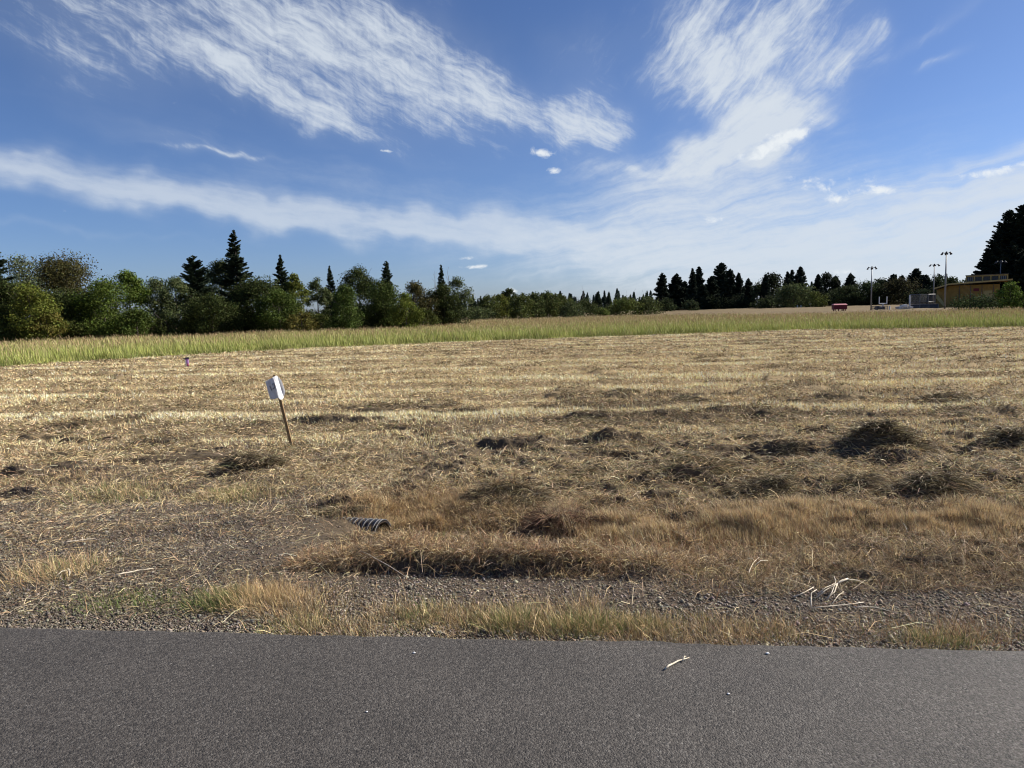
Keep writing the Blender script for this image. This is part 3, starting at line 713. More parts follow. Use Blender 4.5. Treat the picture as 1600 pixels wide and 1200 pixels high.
# ------------------------------------------------------------------ trees
def tree_loc(px, D):
    d = ray(px, 480); s = D / math.hypot(d[0], d[1]); x, y = d[0] * s, d[1] * s
    return x, y, float(Hgt(np.array([x]), np.array([y]))[0])
def leaf_quads(P, Nrm, size, col, sd=.8):
    n = len(P); nn = Nrm + rng.normal(0, sd, (n, 3)); nn /= np.linalg.norm(nn, axis=1, keepdims=True) + 1e-9
    a_ = np.cross(nn, rng.normal(size=(n, 3))); a_ /= np.linalg.norm(a_, axis=1, keepdims=True) + 1e-9
    b_ = np.cross(nn, a_); s = size[:, None]
    V = np.stack([P - a_ * s * .5, P - b_ * s * .32, P + a_ * s * .5, P + b_ * s * .32], 1).reshape(-1, 3)
    return V, np.arange(4 * n), np.arange(n) * 4, np.repeat(col, 4, 0)
def limb_mesh(name, parent, H, r0, branches, mat, lean=0):
    mb = MB()
    pts = [(0, 0, -.3)] + [(lean * t + random.uniform(-.02, .02) * H * t, random.uniform(-.02, .02) * H * t, H * t) for t in (.2, .4, .6, .8, 1)]
    rs = [r0, r0 * .85, r0 * .68, r0 * .5, r0 * .3, r0 * .06]
    mb.tube(pts, rs, 6)
    for (t, ang, ln, el) in branches:
        b = Vector(pts[0]).lerp(Vector(pts[-1]), t); dx = Vector((math.cos(ang) * math.cos(el), math.sin(ang) * math.cos(el), math.sin(el)))
        m_ = b + dx * ln * .5 + Vector((0, 0, ln * .06)); e_ = b + dx * ln + Vector((random.uniform(-.1, .1) * ln, 0, ln * .2))
        mb.tube([b, m_, e_], [r0 * .32 * (1.1 - t), r0 * .2 * (1.1 - t), .015], 5)
    return mb.build(name, mat, parent)
def decid(px, top, wpx, D, hue, label, group, base_frac=.03, dens=1.0, leaf=None, airy=0.0, name='deciduous_tree'):
    x, y, z = tree_loc(px, D); _, _, zt = at_dist(px, top, D)
    H = zt - z; W = wpx / FPX * D * (1.0 if name == 'shrub' else 1.17)
    root = empty(name, (x, y, z)); tag(root, label, 'tree', group)
    br = [(random.uniform(.2, .8), random.uniform(0, 6.28), W * random.uniform(.25, .45), random.uniform(.4, 1.0)) for _ in range(10 if airy < .3 else 18)]
    limb_mesh('trunk', root, H * .92, max(.10, H * .016), br, M_bark if airy < .3 else M_snag)
    # crown: many small overlapping lobes inside an uneven envelope
    nl = int(30 + W * 4); lobes = []
    for _ in range(nl):
        t = random.random() ** .85
        zc = H * (base_frac + (1 - base_frac) * t * .93)
        prof = (1 - max(0, (t - .45) / .55) ** 2.0) ** .5 * (.88 + .2 * min(1, t / .25))
        an = random.uniform(0, 6.28); q = random.random() ** .5
        rad = W * .5 * prof
        lr = max(.4, W * random.uniform(.12, .21))
        lobes.append((math.cos(an) * q * max(0, rad - lr * .5), math.sin(an) * q * max(0, rad - lr * .5), min(zc, H - lr * .65), lr, lr * random.uniform(.65, 1.0), random.uniform(.62, 1.3)))
    lobes.append((random.uniform(-.05, .05) * W, 0, H - W * .1, W * .13, W * .11, 1.1))
    lv = leaf or max(.18, D * PX * 1.55)
    tot = int(dens * W * H * 2.6 * 3 / (lv * lv * .64)); tot = max(1200, min(tot, 38000))
    la = np.array(lobes); wt = la[:, 3] * la[:, 4]; k = rng.choice(len(la), tot, p=wt / wt.sum())
    d = rng.normal(size=(tot, 3)); d /= np.linalg.norm(d, axis=1, keepdims=True)
    q = rng.uniform(.25, 1.12, tot)[:, None]
    if airy: q = rng.uniform(.3, 1.5, tot)[:, None]
    P = la[k, :3] + d * q * np.stack([la[k, 3], la[k, 3], la[k, 4]], 1)
    P[:, 2] = np.maximum(P[:, 2], .05)
    hc = np.array(hue) * np.array([1.0, 1.04, .74]); col = hc[None] * la[k, 5][:, None] * (1 + rng.normal(0, .20, (tot, 1))) * (1 + rng.normal(0, .06, (tot, 3)))
    V, L_, S, C = leaf_quads(P, d + np.array([0, 0, .35]), lv * rng.uniform(.6, 1.35, tot), np.clip(col, .008, .5))
    np_mesh('crown', V, L_, S, M_leaf, root, C)
    return root
def conifer(px, top, wpx, D, label, group, base_frac=.06, hue=(.034, .047, .026), shape=.85, droop=.25, name='conifer_tree', blunt=0.0):
    x, y, z = tree_loc(px, D); _, _, zt = at_dist(px, top, D)
    H = zt - z; W = wpx / FPX * D
    root = empty(name, (x, y, z)); tag(root, label, 'tree', group)
    limb_mesh('trunk', root, H * .99, max(.09, H * .014), [], M_bark)
    parts = []; lv = max(.13, D * PX * 1.15)
    nb = int(min(300, 90 + H * 11))
    Ps = []; Vs = []; Ws = []; Cs = []
    for i in range(nb):
        t = base_frac + (1 - base_frac) * ((i + random.random()) / nb) ** 1.05
        tt = (t - base_frac) / (1 - base_frac)
        R = W * .60 * max(.03, (1 - tt) ** shape) * random.uniform(.62, 1.2)
        if blunt: R = W * .5 * max(.05, min(1, (1 - tt) / blunt) ** .6) * random.uniform(.6, 1.15)
        if tt < .25: R *= .75 + tt
        an = random.uniform(0, 6.28); el = .35 * tt - droop * (1 - tt) + random.uniform(-.12, .12)
        dv = np.array([math.cos(an) * math.cos(el), math.sin(an) * math.cos(el), math.sin(el)])
        side = np.array([-math.sin(an), math.cos(an), 0])
        m = int(max(10, R / lv * 15)); s = rng.random(m) ** .75
        base = np.array([0, 0, t * H])[None] + dv[None] * (s * R)[:, None] + np.array([0, 0, .12 * R])[None] * (s ** 2)[:, None]
        sg = rng.choice([-1, 1], m)
        fan = (.30 * R * (1.05 - s) + lv * .8) * rng.uniform(.4, 1.3, m)
        vec = side[None] * (sg * fan)[:, None] + dv[None] * (fan * .7)[:, None] + np.array([0, 0, -1])[None] * (fan * rng.uniform(.0, .7, m))[:, None]
        f = random.uniform(.75, 1.3)
        Ps.append(base); Vs.append(vec); Ws.append(np.full(m, lv * 1.15) * rng.uniform(.7, 1.4, m)); Cs.append(np.array(hue)[None] * f * (1 + rng.normal(0, .18, (m, 1))))
    Pb = np.concatenate(Ps); Vb = np.concatenate(Vs); Wb = np.concatenate(Ws); Cb = np.clip(np.concatenate(Cs), .006, .4)
    # leader
    k = 14; Pb = np.concatenate([Pb, np.stack([np.zeros(k), np.zeros(k), np.linspace(.9, .99, k) * H], 1)]); Vb = np.concatenate([Vb, rng.normal(0, lv * .5, (k, 3)) + np.array([0, 0, lv])])
    Wb = np.concatenate([Wb, np.full(k, lv)]); Cb = np.concatenate([Cb, np.tile(np.array(hue), (k, 1))])
    V, L_, S, C = blades(Pb, Vb, Wb, Cb, 1)
    np_mesh('crown', V, L_, S, M_needle, root, C)
    return root
def snag(px, top, D, label):
    x, y, z = tree_loc(px, D); _, _, zt = at_dist(px, top, D); H = zt - z
    root = empty('dead_tree', (x, y, z)); tag(root, label, 'tree', 'bare dead trees standing in the tree line')
    br = [(random.uniform(.4, .95), random.uniform(0, 6.28), H * random.uniform(.06, .13), random.uniform(.5, 1.1)) for _ in range(14)]
    limb_mesh('trunk', root, H, max(.12, H * .013), br, M_snag)

DKG = (.045, .055, .024); MDG = (.060, .080, .026); YLG = (.115, .125, .035); GYG = (.075, .088, .050); BRG = (.065, .058, .030); BLG = (.085, .115, .030); ORG = (.115, .10, .035)
GL = 'trees along the left edge of the field'; GC = 'trees of the far belt at centre'; GR = 'trees of the dark belt at right'
conifer(-6, 372, 66, 84, 'dark conifer cut off by the left edge of the photo', GL, .1)
decid(36, 398, 62, 90, (.085, .095, .065), 'thin grey green airy tree beside the leftmost conifer', GL, airy=.5, dens=.42)
decid(10, 440, 70, 80, DKG, 'dark green tree at the far left edge, low in front', GL)
decid(46, 446, 66, 76, YLG, 'yellowish vine covered tree in front at far left', GL)
decid(70, 486, 40, 75, ORG, 'small orange tinged bushy tree right of the yellowish one', GL)
decid(108, 398, 108, 92, BRG, 'huge broad dark brownish green tree, widest in the left tree line', GL)
decid(100, 452, 90, 84, DKG, 'dark lower tree in front of the huge brownish one', GL)
decid(163, 436, 84, 82, (.075, .10, .028), 'mid green broad tree with sunlit right flank', GL)
decid(203, 420, 50, 88, BLG, 'bright green rounded tree top left of the sky gap', GL)
decid(212, 482, 44, 78, MDG, 'low shaded bushy tree beneath the bright green tree', GL)
decid(247, 433, 42, 92, GYG, 'grey green narrow tree just right of the sky gap', GL, airy=.3, dens=.8)
decid(276, 432, 54, 86, GYG, 'grey green leafy tree with pale stems left of a blunt conifer', GL)
conifer(307, 400, 54, 88, 'dark blunt topped conifer left of the tallest conifer', GL, .05, blunt=.45)
decid(347, 404, 58, 94, GYG, 'grey green tree with pointed top touching the tallest conifer', GL, dens=.9)
conifer(372, 360, 66, 92, 'tallest dark conifer of the left tree line', GL, .04, shape=.75)
decid(330, 458, 70, 80, DKG, 'dark round tree under the blunt conifer', GL)
decid(402, 432, 80, 84, DKG, 'dark green round tree right under the tallest conifer', GL)
decid(436, 452, 64, 80, MDG, 'mid green tree in front, between the two pointed conifers', GL)
decid(470, 488, 44, 78, (.10, .085, .032), 'low brownish green bush tree at the foot of the tree line', GL)
conifer(442, 398, 46, 92, 'pointed dark conifer, second right of the tallest conifer', GL, .05)
decid(461, 426, 38, 86, YLG, 'yellow green round tree leaning on the pointed conifer', GL)
decid(497, 433, 36, 90, GYG, 'narrow grey green upright tree between two conifers', GL)
conifer(518, 416, 30, 94, 'slim dark conifer left of the round sunlit tree', GL, .05)
decid(538, 445, 52, 80, (.062, .085, .030), 'round mid green tree with sunlit side, in front at left centre', GL)
decid(562, 417, 66, 94, DKG, 'tall dark round headed tree behind the sunlit round one', GL)
decid(598, 436, 66, 86, (.05, .065, .024), 'dark green broad tree in front of the crooked conifer', GL)
conifer(606, 408, 30, 96, 'crooked top dark conifer rising behind broad leafed trees', GL, .1, blunt=.6)
decid(634, 458, 44, 80, (.10, .115, .032), 'yellow green rounded tree at the right foot of the broad one', GL)
decid(650, 439, 58, 92, BRG, 'brownish dark tree right of the yellow green one', GL)
decid(672, 452, 36, 96, GYG, 'thin grey tree left of the bare snags', GL, airy=.4, dens=.6)
snag(680, 423, 98, 'bare grey dead tree left of the slim narrow conifer')
snag(702, 420, 98, 'bare grey dead tree right of the slim narrow conifer')
conifer(691, 414, 20, 100, 'slimmest conifer standing between the two bare dead trees', GL, .3)
decid(694, 444, 46, 94, DKG, 'dark tree under the two bare dead trees', GL)
decid(716, 433, 38, 96, GYG, 'grey green feathery tree ending the left tree line', GL, airy=.2, dens=.8)
for i, (px, tp, w) in enumerate([(20, 505, 60), (120, 500, 70), (185, 500, 60), (262, 495, 60), (300, 492, 60), (350, 488, 70), (410, 488, 60), (500, 490, 50), (560, 478, 60), (600, 478, 60), (660, 482, 50), (700, 482, 40)]):
    nm = ['at the left edge under the yellowish tree', 'below the huge brownish tree', 'below the sunlit flank tree', 'below the sky gap', 'below the blunt conifer', 'left below the tallest conifer', 'right below the tallest conifer',
          'below the narrow upright tree', 'below the tall round headed tree', 'below the crooked conifer', 'left of the bare dead trees', 'under the bare dead trees'][i]
    decid(px, tp, w, 77 + (i % 3) * 3 + i, [(.05, .058, .024), (.07, .08, .03), (.06, .07, .035)][i % 3], 'low dark shrub ' + nm, 'shrubs at the foot of the left tree line', base_frac=0, name='shrub')
# centre belt
cb = [(746, 482, 44, 'grey green low bushy tree just right of the left tree line'), (763, 463, 32, 'olive tree left of the yellow tinged one'), (781, 462, 30, 'yellow tinged tree left of the white cloud puff'),
      (796, 452, 26, 'taller dark tree right under the small white cloud puff'), (815, 462, 36, 'olive tree right of the cloud puff tree'), (836, 459, 34, 'dark olive tree of the belt, second right of the cloud puff tree'),
      (856, 458, 36, 'tallest olive tree of the middle of the belt'), (876, 462, 34, 'olive tree with sloping right side in the belt'), (893, 474, 34, 'low tree where the belt steps down'),
      (912, 471, 38, 'round tree below the thin bare tree'), (941, 483, 26, 'small light green bush tree right of the thin bare tree'), (955, 478, 22, 'small grey bush tree next to the light green bush'),
      (978, 467, 40, 'pale olive round tree standing out before the dark woods'), (1011, 466, 42, 'grey olive round tree left of the dark conifers')]
for i, (px, tp, w, lb) in enumerate(cb):
    hue = [GYG, (.07, .08, .035), (.11, .115, .035), DKG, (.07, .08, .033), (.055, .065, .03), (.07, .08, .035), (.065, .075, .03), GYG, (.055, .065, .032), (.09, .11, .04), GYG, (.085, .10, .038), (.07, .08, .04)][i]
    decid(px, tp - 2, w * 1.12, 168 + (i % 4) * 9, hue, lb, GC)
conifer(739, 461, 13, 200, 'tiny pointed conifer right of the left tree line', GC)
conifer(934, 457, 17, 230, 'small dark conifer right of the thin bare tree', GC)
conifer(951, 462, 15, 235, 'second small dark conifer right of the thin bare tree', GC)
for i, (px, tp) in enumerate([(817, 458), (833, 457), (849, 459), (868, 460), (894, 465)]):
    conifer(px, tp, 12, 215 + i * 3, 'small conifer tip poking above the olive belt, %s from the left' % ['first', 'second', 'third', 'fourth', 'fifth'][i], GC)
snag(911, 446, 200, 'thin bare dead tree rising above the centre belt')
# right belt
for (px, tp, w, lb) in [(1035, 427, 28, 'leftmost tall conifer of the dark right group'), (1057, 428, 34, 'broad conifer next to the leftmost tall one'), (1082, 420, 18, 'slim conifer, left of a twin pair'), (1092, 417, 24, 'taller right one of the twin conifers'),
                        (1127, 411, 42, 'tallest broad conifer of the dark right group'), (1141, 421, 28, 'conifer leaning on the right of the tallest one'), (1154, 427, 20, 'columnar conifer right of the tallest group'),
                        (1169, 436, 22, 'short pointed conifer alone right of the columnar one'), (1196, 429, 18, 'conifer at the left of the round dark tree'), (1230, 425, 16, 'left conifer of the pair right of the round dark tree'), (1237, 422, 18, 'right conifer of the pair right of the round dark tree'),
                        (1250, 417, 24, 'pointed conifer standing tallest left of the pale field edge tree'), (1278, 429, 18, 'conifer left of the dark round pair'), (1305, 432, 22, 'conifer among dark trees above the red box'),
                        (1328, 428, 24, 'pointed dark conifer right above the red box'), (1394, 429, 20, 'small conifer left of the tall middle one'), (1408, 431, 18, 'second small conifer left of the tall middle one'), (1430, 420, 34, 'tall middle conifer between two lamp poles'), (1445, 430, 22, 'small conifer right of the tall middle one'),
                        (1112, 432, 30, 'dark conifer filling the left of the tallest group'), (1070, 440, 24, 'lower conifer between broad and twin conifers'), (1098, 445, 24, 'lower conifer left of the tallest group')]:
    conifer(px, tp, w, 236 + (px * 7 % 30), lb, GR, .02, hue=(.026, .036, .024), shape=.62)
for (px, tp, w, hue, D, lb) in [(1206, 427, 44, (.022, .028, .018), 245, 'dark round headed tree between conifers'), (1240, 444, 52, GYG, 226, 'grey green spreading tree before the dark conifers'), (1275, 456, 30, (.08, .09, .035), 220, 'small yellowish tree right of the spreading grey one'),
                                (1184, 441, 18, GYG, 240, 'thin grey tree right of the short pointed conifer'), (1203, 464, 40, (.05, .06, .035), 220, 'low grey green bush tree before the round dark tree'), (1080, 470, 22, (.05, .06, .04), 222, 'low round bush before the twin conifers'), (1040, 466, 30, (.04, .05, .03), 222, 'low dark bush before the leftmost tall conifer'),
                                (1290, 427, 34, (.022, .028, .018), 250, 'dark dense tree right of the yellowish one'), (1322, 446, 42, (.04, .05, .03), 232, 'dark leafy tree over the red box'), (1350, 440, 46, (.04, .052, .03), 236, 'dark leafy tree behind the leftmost lamp pole'),
                                (1378, 436, 36, (.04, .05, .034), 244, 'grey dark tree right of the leftmost lamp pole'), (1404, 436, 54, (.05, .045, .03), 236, 'brownish round tree behind the goal posts'), (1464, 430, 40, (.035, .045, .028), 240, 'dark tree behind the tallest lamp pole'),
                                (1486, 433, 22, GYG, 232, 'airy grey tree left of the yellow building'), (1440, 452, 40, (.03, .04, .028), 230, 'dark low tree behind the backstop'), (1503, 440, 26, (.03, .04, .025), 236, 'small tree peeping above the left of the roof'), (1517, 433, 28, (.022, .03, .02), 240, 'dark small tree left of the giant conifers'),
                                (1150, 462, 60, (.022, .028, .02), 240, 'dark low tree under the tallest conifers'), (1300, 455, 60, (.022, .028, .02), 246, 'dark low tree left of the red box'), (1370, 458, 60, (.022, .028, .02), 246, 'dark low tree in the shade behind the goal posts'), (1410, 460, 60, (.02, .026, .018), 250, 'dark low tree right behind the goal posts'), (1100, 462, 50, (.02, .026, .018), 246, 'dark low tree under the twin conifers'), (1335, 460, 50, (.02, .026, .018), 250, 'dark low tree right of the red box')]:
    decid(px, tp, w, D, hue, lb, GR, airy=.3 if px in (1184, 1486) else 0)
for (px, tp, w, D, lb) in [(1540, 392, 38, 190, 'lowest conifer on the left flank of the giant conifers'), (1556, 366, 54, 185, 'second conifer of the giant stand at far right'), (1572, 329, 66, 190, 'giant conifer with double top at far right'), (1591, 321, 74, 186, 'tallest giant conifer near the right edge of the photo'),
                           (1612, 333, 80, 184, 'giant conifer cut off by the right edge of the photo'), (1580, 385, 70, 176, 'dark conifer in front of the giant stand'), (1600, 400, 60, 172, 'dark lower conifer at the right edge behind the small green tree')]:
    conifer(px, tp, w, D, lb, 'giant dark conifers at the far right', .02, hue=(.022, .031, .020), shape=.62)
decid(1578, 440, 31, 128, (.09, .125, .035), 'small bright green rounded tree beside the yellow building', None)
decid(1534, 462, 76, 134, (.045, .06, .032), 'wide low dark green bramble hedge in front of the yellow building', None, base_frac=0, name='shrub')
decid(1600, 470, 30, 130, (.05, .055, .03), 'low dark bush at the right edge beyond the tall grass', None, base_frac=0, name='shrub')

def distant_woods():
    parts = []
    for i in range(210):
        az = random.uniform(-6, 46) if i > 60 else random.uniform(-6, 12); D = random.uniform(420, 560)
        x, y = math.sin(math.radians(az)) * D, math.cos(math.radians(az)) * D
        z = float(Hgt(np.array([x]), np.array([y]))[0]); H = random.uniform(8, 13.5) * (1 if az < 14 else 1.1); W = H * random.uniform(.3, .55)
        n = 420; t = rng.random(n) ** .8; an = rng.uniform(0, 6.28, n); R = W * .5 * (1 - t) ** .8 * rng.uniform(.5, 1.1, n)
        P = np.stack([x + np.cos(an) * R, y + np.sin(an) * R, z + t * H], 1)
        c = np.array([.028, .042, .030])[None] * random.uniform(.8, 1.3) * (1 + rng.normal(0, .15, (n, 1)))
        parts.append(leaf_quads(P, np.stack([np.cos(an), np.sin(an), an * 0], 1), rng.uniform(.7, 1.4, n), np.clip(c, .01, .3)))
    V, L_, S, C = join(parts)
    tag(np_mesh('distant_woods', V, L_, S, M_leaf, col=C), 'far off dark conifer woods showing above the centre belt', 'woods', kind='stuff')
distant_woods()

# ------------------------------------------------------------------ ball field beyond the grass
M_yel = noise_mat('yellow_painted_boards', (.25, .145, .03), (.32, .19, .045), 2.5, .7)
M_yel2 = noise_mat('pale_yellow_trim', (.38, .28, .10), (.46, .34, .13), 2, .6)
M_roof = noise_mat('brown_metal_roof', (.10, .075, .05), (.15, .11, .07), 2, .6)
M_dk = noise_mat('dark_glass', (.015, .017, .02), (.03, .03, .035), 3, .25)
M_red = noise_mat('dark_red_paint', (.12, .010, .018), (.16, .015, .025), 4, .6)
M_redroof = noise_mat('faded_red_lid', (.40, .16, .17), (.48, .20, .21), 3, .6)
M_galv = noise_mat('galvanised_steel', (.16, .16, .165), (.24, .24, .24), 3, .5, metal=.3)
M_white = noise_mat('white_paint', (.62, .62, .60), (.72, .72, .70), 3, .6)
M_dkmetal = noise_mat('dark_metal', (.04, .04, .045), (.07, .07, .075), 3, .5)
M_conc = noise_mat('pale_concrete', (.42, .36, .28), (.58, .52, .44), 2, .9)

def building():
    D = 165; k = D / FPX
    xl, yl, z = tree_loc(1481, D); xr, yr, _ = tree_loc(1561, D)
    zb = z - .2
    d = Vector((xr - xl, yr - yl, 0)); W = d.length; rz = math.atan2(d.y, d.x)
    root = empty('concession_building', (xl, yl, zb), rz)
    tag(root, 'long yellow building with brown overhanging roof and rooftop press box at far right', 'building')
    eave = (EYE + (472 - 452) * k) - zb
    # main wall volume: x 0..W, y 0..7
    m = MB(); m.box((W / 2, 3.5, eave / 2), (W, 7, eave))
    wl = m.build('wall', M_yel, root)
    # angled end bay at the left
    m = MB(); m.add([(-2.0, 1.2, 0), (-.002, 0.003, 0), (-.002, 0.003, eave - .05), (-2.0, 1.2, eave - .75), (-2.0, 6.5, 0), (-.002, 6.99, 0), (-.002, 6.99, eave - .05), (-2.0, 6.5, eave - .75)],
                    [(0, 1, 2, 3), (4, 7, 6, 5), (0, 3, 7, 4), (3, 2, 6, 7), (0, 4, 5, 1), (1, 5, 6, 2)])
    m.build('side_bay', M_yel, root)
    # roof, rising slightly to the right and carried well past the wall
    m = MB(); t = .28; ov = 1.5
    pr = [(-2.3, eave - .62), (0, eave + .08), (W + 1.9, eave + .55)]
    for (xa, za), (xb, zb_) in zip(pr[:-1], pr[1:]):
        m.add([(xa, -ov, za), (xb, -ov, zb_), (xb, 7.6, zb_), (xa, 7.6, za), (xa, -ov, za + t), (xb, -ov, zb_ + t), (xb, 7.6, zb_ + t), (xa, 7.6, za + t)],
              [(0, 3, 2, 1), (4, 5, 6, 7), (0, 1, 5, 4), (2, 3, 7, 6), (0, 4, 7, 3), (1, 2, 6, 5)])
    rf = m.build('roof', M_roof, root)
    m = MB()
    for (xa, za), (xb, zb_) in zip(pr[:-1], pr[1:]):
        m.add([(xa, -ov - .05, za + .06), (xb, -ov - .05, zb_ + .06), (xb, -ov - .05, zb_ + t + .03), (xa, -ov - .05, za + t + .03), (xa, -ov - .003, za + .06), (xb, -ov - .003, zb_ + .06), (xb, -ov - .003, zb_ + t + .03), (xa, -ov - .003, za + t + .03)],
              [(0, 1, 2, 3), (4, 7, 6, 5), (0, 4, 5, 1), (3, 2, 6, 7), (0, 3, 7, 4), (1, 5, 6, 2)])
    m.build('fascia', M_yel2, rf)
    # board joints, shutters and stair brace on the front
    for xx in (W * .22, W * .44, W * .66, W * .88):
        m = MB(); m.box((xx, -.05, eave * .5), (.14, .09, eave * .96)); m.build('batten', M_roof, root)
    for a_, b_ in ((.05, .2), (.25, .42), (.69, .86)):
        m = MB(); m.box(((a_ + b_) / 2 * W, -.04, eave * .50), ((b_ - a_) * W, .07, eave * .46)); m.build('shutter', M_yel2 if a_ > .6 else M_yel, root)
    m = MB(); m.box((W * .55, -.03, eave * .78), (.9, .05, .55)); m.build('window', M_red, root)
    m = MB(); m.add([(-2.05, 1.05, eave * .62), (-1.75, .9, eave * .62), (-.2, -.03, eave * .08), (-.75, .2, eave * .08), (-2.05, 1.0, eave * .5), (-2.05, .95, eave * .45)], [(0, 1, 2, 3), (0, 3, 5)])
    m.build('stair_panel', M_yel2, root)
    m = MB()
    m.tube([(W + 1.6, -.9, 0), (W + 1.6, -.9, eave + .4)], .09, 6); m.build('roof_post', M_roof, root)
    # press box standing on the roof
    bw = 45 * k; bh = 9.5 * k; bx = 19.5 * k; bz = eave + .50
    box = MB(); box.box((bx + bw / 2, 2.0, bz + bh / 2 - .1), (bw, 2.0, bh)); pb = box.build('press_box', M_yel, root)
    m = MB(); m.box((bx + bw / 2, 2.0, bz + bh - .04), (bw + .3, 2.5, .12)); m.build('box_roof', M_roof, pb)
    fr = MB(); y0 = .96
    nb = 5
    for i in range(nb + 1): fr.box((bx + bw * i / nb, y0, bz + bh * .46), (.16, .10, bh * .84))
    fr.box((bx + bw / 2, y0 - .003, bz + bh * .86), (bw + .1, .10, .16)); fr.box((bx + bw / 2, y0 - .003, bz + bh * .06), (bw + .1, .10, .20))
    fr.build('window_frame', M_yel2, pb)
    for i in range(nb):
        m = MB(); m.box((bx + bw * (i + .5) / nb, y0 + .02, bz + bh * .46), (bw / nb * .74, .05, bh * .56)); w_ = m.build('pane', M_dk, pb)
    for i in (0, 4):
        for q in (-.25, 0, .25):
            m = MB(); m.box((bx + bw * (i + .5 + q) / nb, y0 - .03, bz + bh * .46), (.09, .04, bh * .6)); m.build('window_bar', M_galv, pb)
building()

def lamp_pole(px, top, D, label, wires=6):
    x, y, z = tree_loc(px, D); _, _, zt = at_dist(px, top, D); H = zt - z
    root = empty('light_pole', (x, y, z)); tag(root, label, 'light pole', 'tall lamp poles round the ball field')
    m = MB(); m.tube([(0, 0, -.3), (0, 0, H * .5), (0, 0, H)], [H * .0155, H * .013, H * .0095], 10); m.build('pole', M_galv, root, True)
    R = 7.0 / FPX * D * .9
    m = MB()
    for i in range(wires):
        t = 2 * math.pi * (i + .15) / wires
        m.tube([(0, 0, H - .25), (math.cos(t) * R * .8, math.sin(t) * R * .8, H - .1)], .05, 5)
    m.tube([(0, 0, H - .45), (0, 0, H + .1)], R * .12, 10)
    m.build('crossarm', M_dkmetal, root)
    for i in range(wires):
        t = 2 * math.pi * (i + .15) / wires; c = Vector((math.cos(t), math.sin(t), 0))
        m = MB(); a_ = c * R * .72 + Vector((0, 0, H + .02)); b_ = c * R * 1.05 + Vector((0, 0, H - .45))
        m.tube([a_, a_.lerp(b_, .4), b_], [.05, .08, .13], 8); m.build('lamp_head', M_dkmetal, root, True)
lamp_pole(1361, 417, 150, 'leftmost lamp pole, grey with a dark ring of lamps, right of the red box')
lamp_pole(1458, 413, 200, 'thin far lamp pole just left of the tallest pole')
lamp_pole(1476, 394, 148, 'tallest lamp pole, in front of the left end of the yellow building')
lamp_pole(1561, 408, 172, 'rightmost lamp pole, against the giant dark conifers')

def red_box():
    D = 150; k = D / FPX; x, y, z = tree_loc(1311.5, D); zt = EYE - (485 - 476.6) * k; H = 8.5 * k; W = 18 * k
    root = empty('equipment_box', (x, y, zt), -.12); tag(root, 'small dark red box on short legs with a faded pink lid', 'box')
    m = MB(); m.box((0, 0, H * .42), (W, W * .55, H * .72)); bd = m.build('body', M_red, root)
    m = MB(); h2 = H * .80
    m.add([(-W * .52, -W * .32, h2), (W * .52, -W * .32, h2), (W * .52, W * .32, h2), (-W * .52, W * .32, h2), (-W * .46, -W * .1, H), (W * .46, -W * .1, H), (W * .46, W * .2, H), (-W * .46, W * .2, H)],
          [(0, 3, 2, 1), (4, 5, 6, 7), (0, 1, 5, 4), (1, 2, 6, 5), (2, 3, 7, 6), (3, 0, 4, 7)])
    m.build('lid', M_redroof, root)
    for xx in (-.38, -.12, .14, .38):
        m = MB(); m.box((xx * W, -W * .2, -.35), (.14, .14, .86)); m.build('leg', M_red, root)
    for xx in (-.38, .38):
        m = MB(); m.box((xx * W, W * .2, -.35), (.14, .14, .86)); m.build('leg', M_red, root)
    for xx in (-.25, 0, .25):
        m = MB(); m.box((xx * W, -W * .275 - .03, H * .42), (.10, .05, H * .66)); m.build('rib', M_red, bd)
red_box()

def goal():
    D = 205; k = D / FPX; x, y, z = tree_loc(1379.5, D)
    _, _, zb = at_dist(1379, 474.5, D); _, _, zt = at_dist(1379, 463.5, D)
    root = empty('goal_post', (x, y, z)); tag(root, 'white H shaped goal post before the dark trees', 'goal post')
    w = 10.5 * k / 2
    m = MB(); m.tube([(-w, 0, zb - z), (w, 0, zb - z)], .13, 8); m.build('crossbar', M_white, root)
    for s in (-1, 1):
        m = MB(); m.tube([(s * w, 0, zb - z), (s * w, 0, zt - z)], .12, 8); m.build('upright', M_white, root)
    m = MB(); m.tube([(0, 0, -.2), (0, 0, zb - z)], .16, 8); m.build('support', M_white, root)
goal()

def backstop():
    D = 185; k = D / FPX; x, y, z = tree_loc(1445, D); _, _, zt = at_dist(1445, 460, D); H = zt - z; w = 34 * k / 2
    root = empty('backstop_fence', (x, y, z)); tag(root, 'grey framed backstop fence left of the yellow building', 'fence')
    for i, t in enumerate((-1, -.33, .33, 1)):
        m = MB(); m.tube([(t * w, abs(t) * 1.0, -.2), (t * w, abs(t) * 1.0, H)], .20 if i == 0 else .09, 8); m.build('post', M_galv if i else M_white, root)
    m = MB()
    for zz in (H, H * .35): m.tube([(-w, 1, zz), (-w * .33, .33, zz), (w * .33, .33, zz), (w, 1, zz)], .08, 6)
    m.build('rail', M_galv, root)
    m = MB()
    seg = [(-w, 1), (-w * .33, .33), (w * .33, .33), (w, 1)]
    for (xa, ya), (xb, yb) in zip(seg[:-1], seg[1:]):
        n = 16
        for i in range(n + 1):
            t = i / n; m.tube([(xa + (xb - xa) * t, ya + (yb - ya) * t, 0), (xa + (xb - xa) * t, ya + (yb - ya) * t, H)], .012, 4, False)
        for i in range(12): m.tube([(xa, ya, H * i / 12), (xb, yb, H * i / 12)], .012, 4, False)
    m.build('wire_mesh', M_galv, root)
backstop()

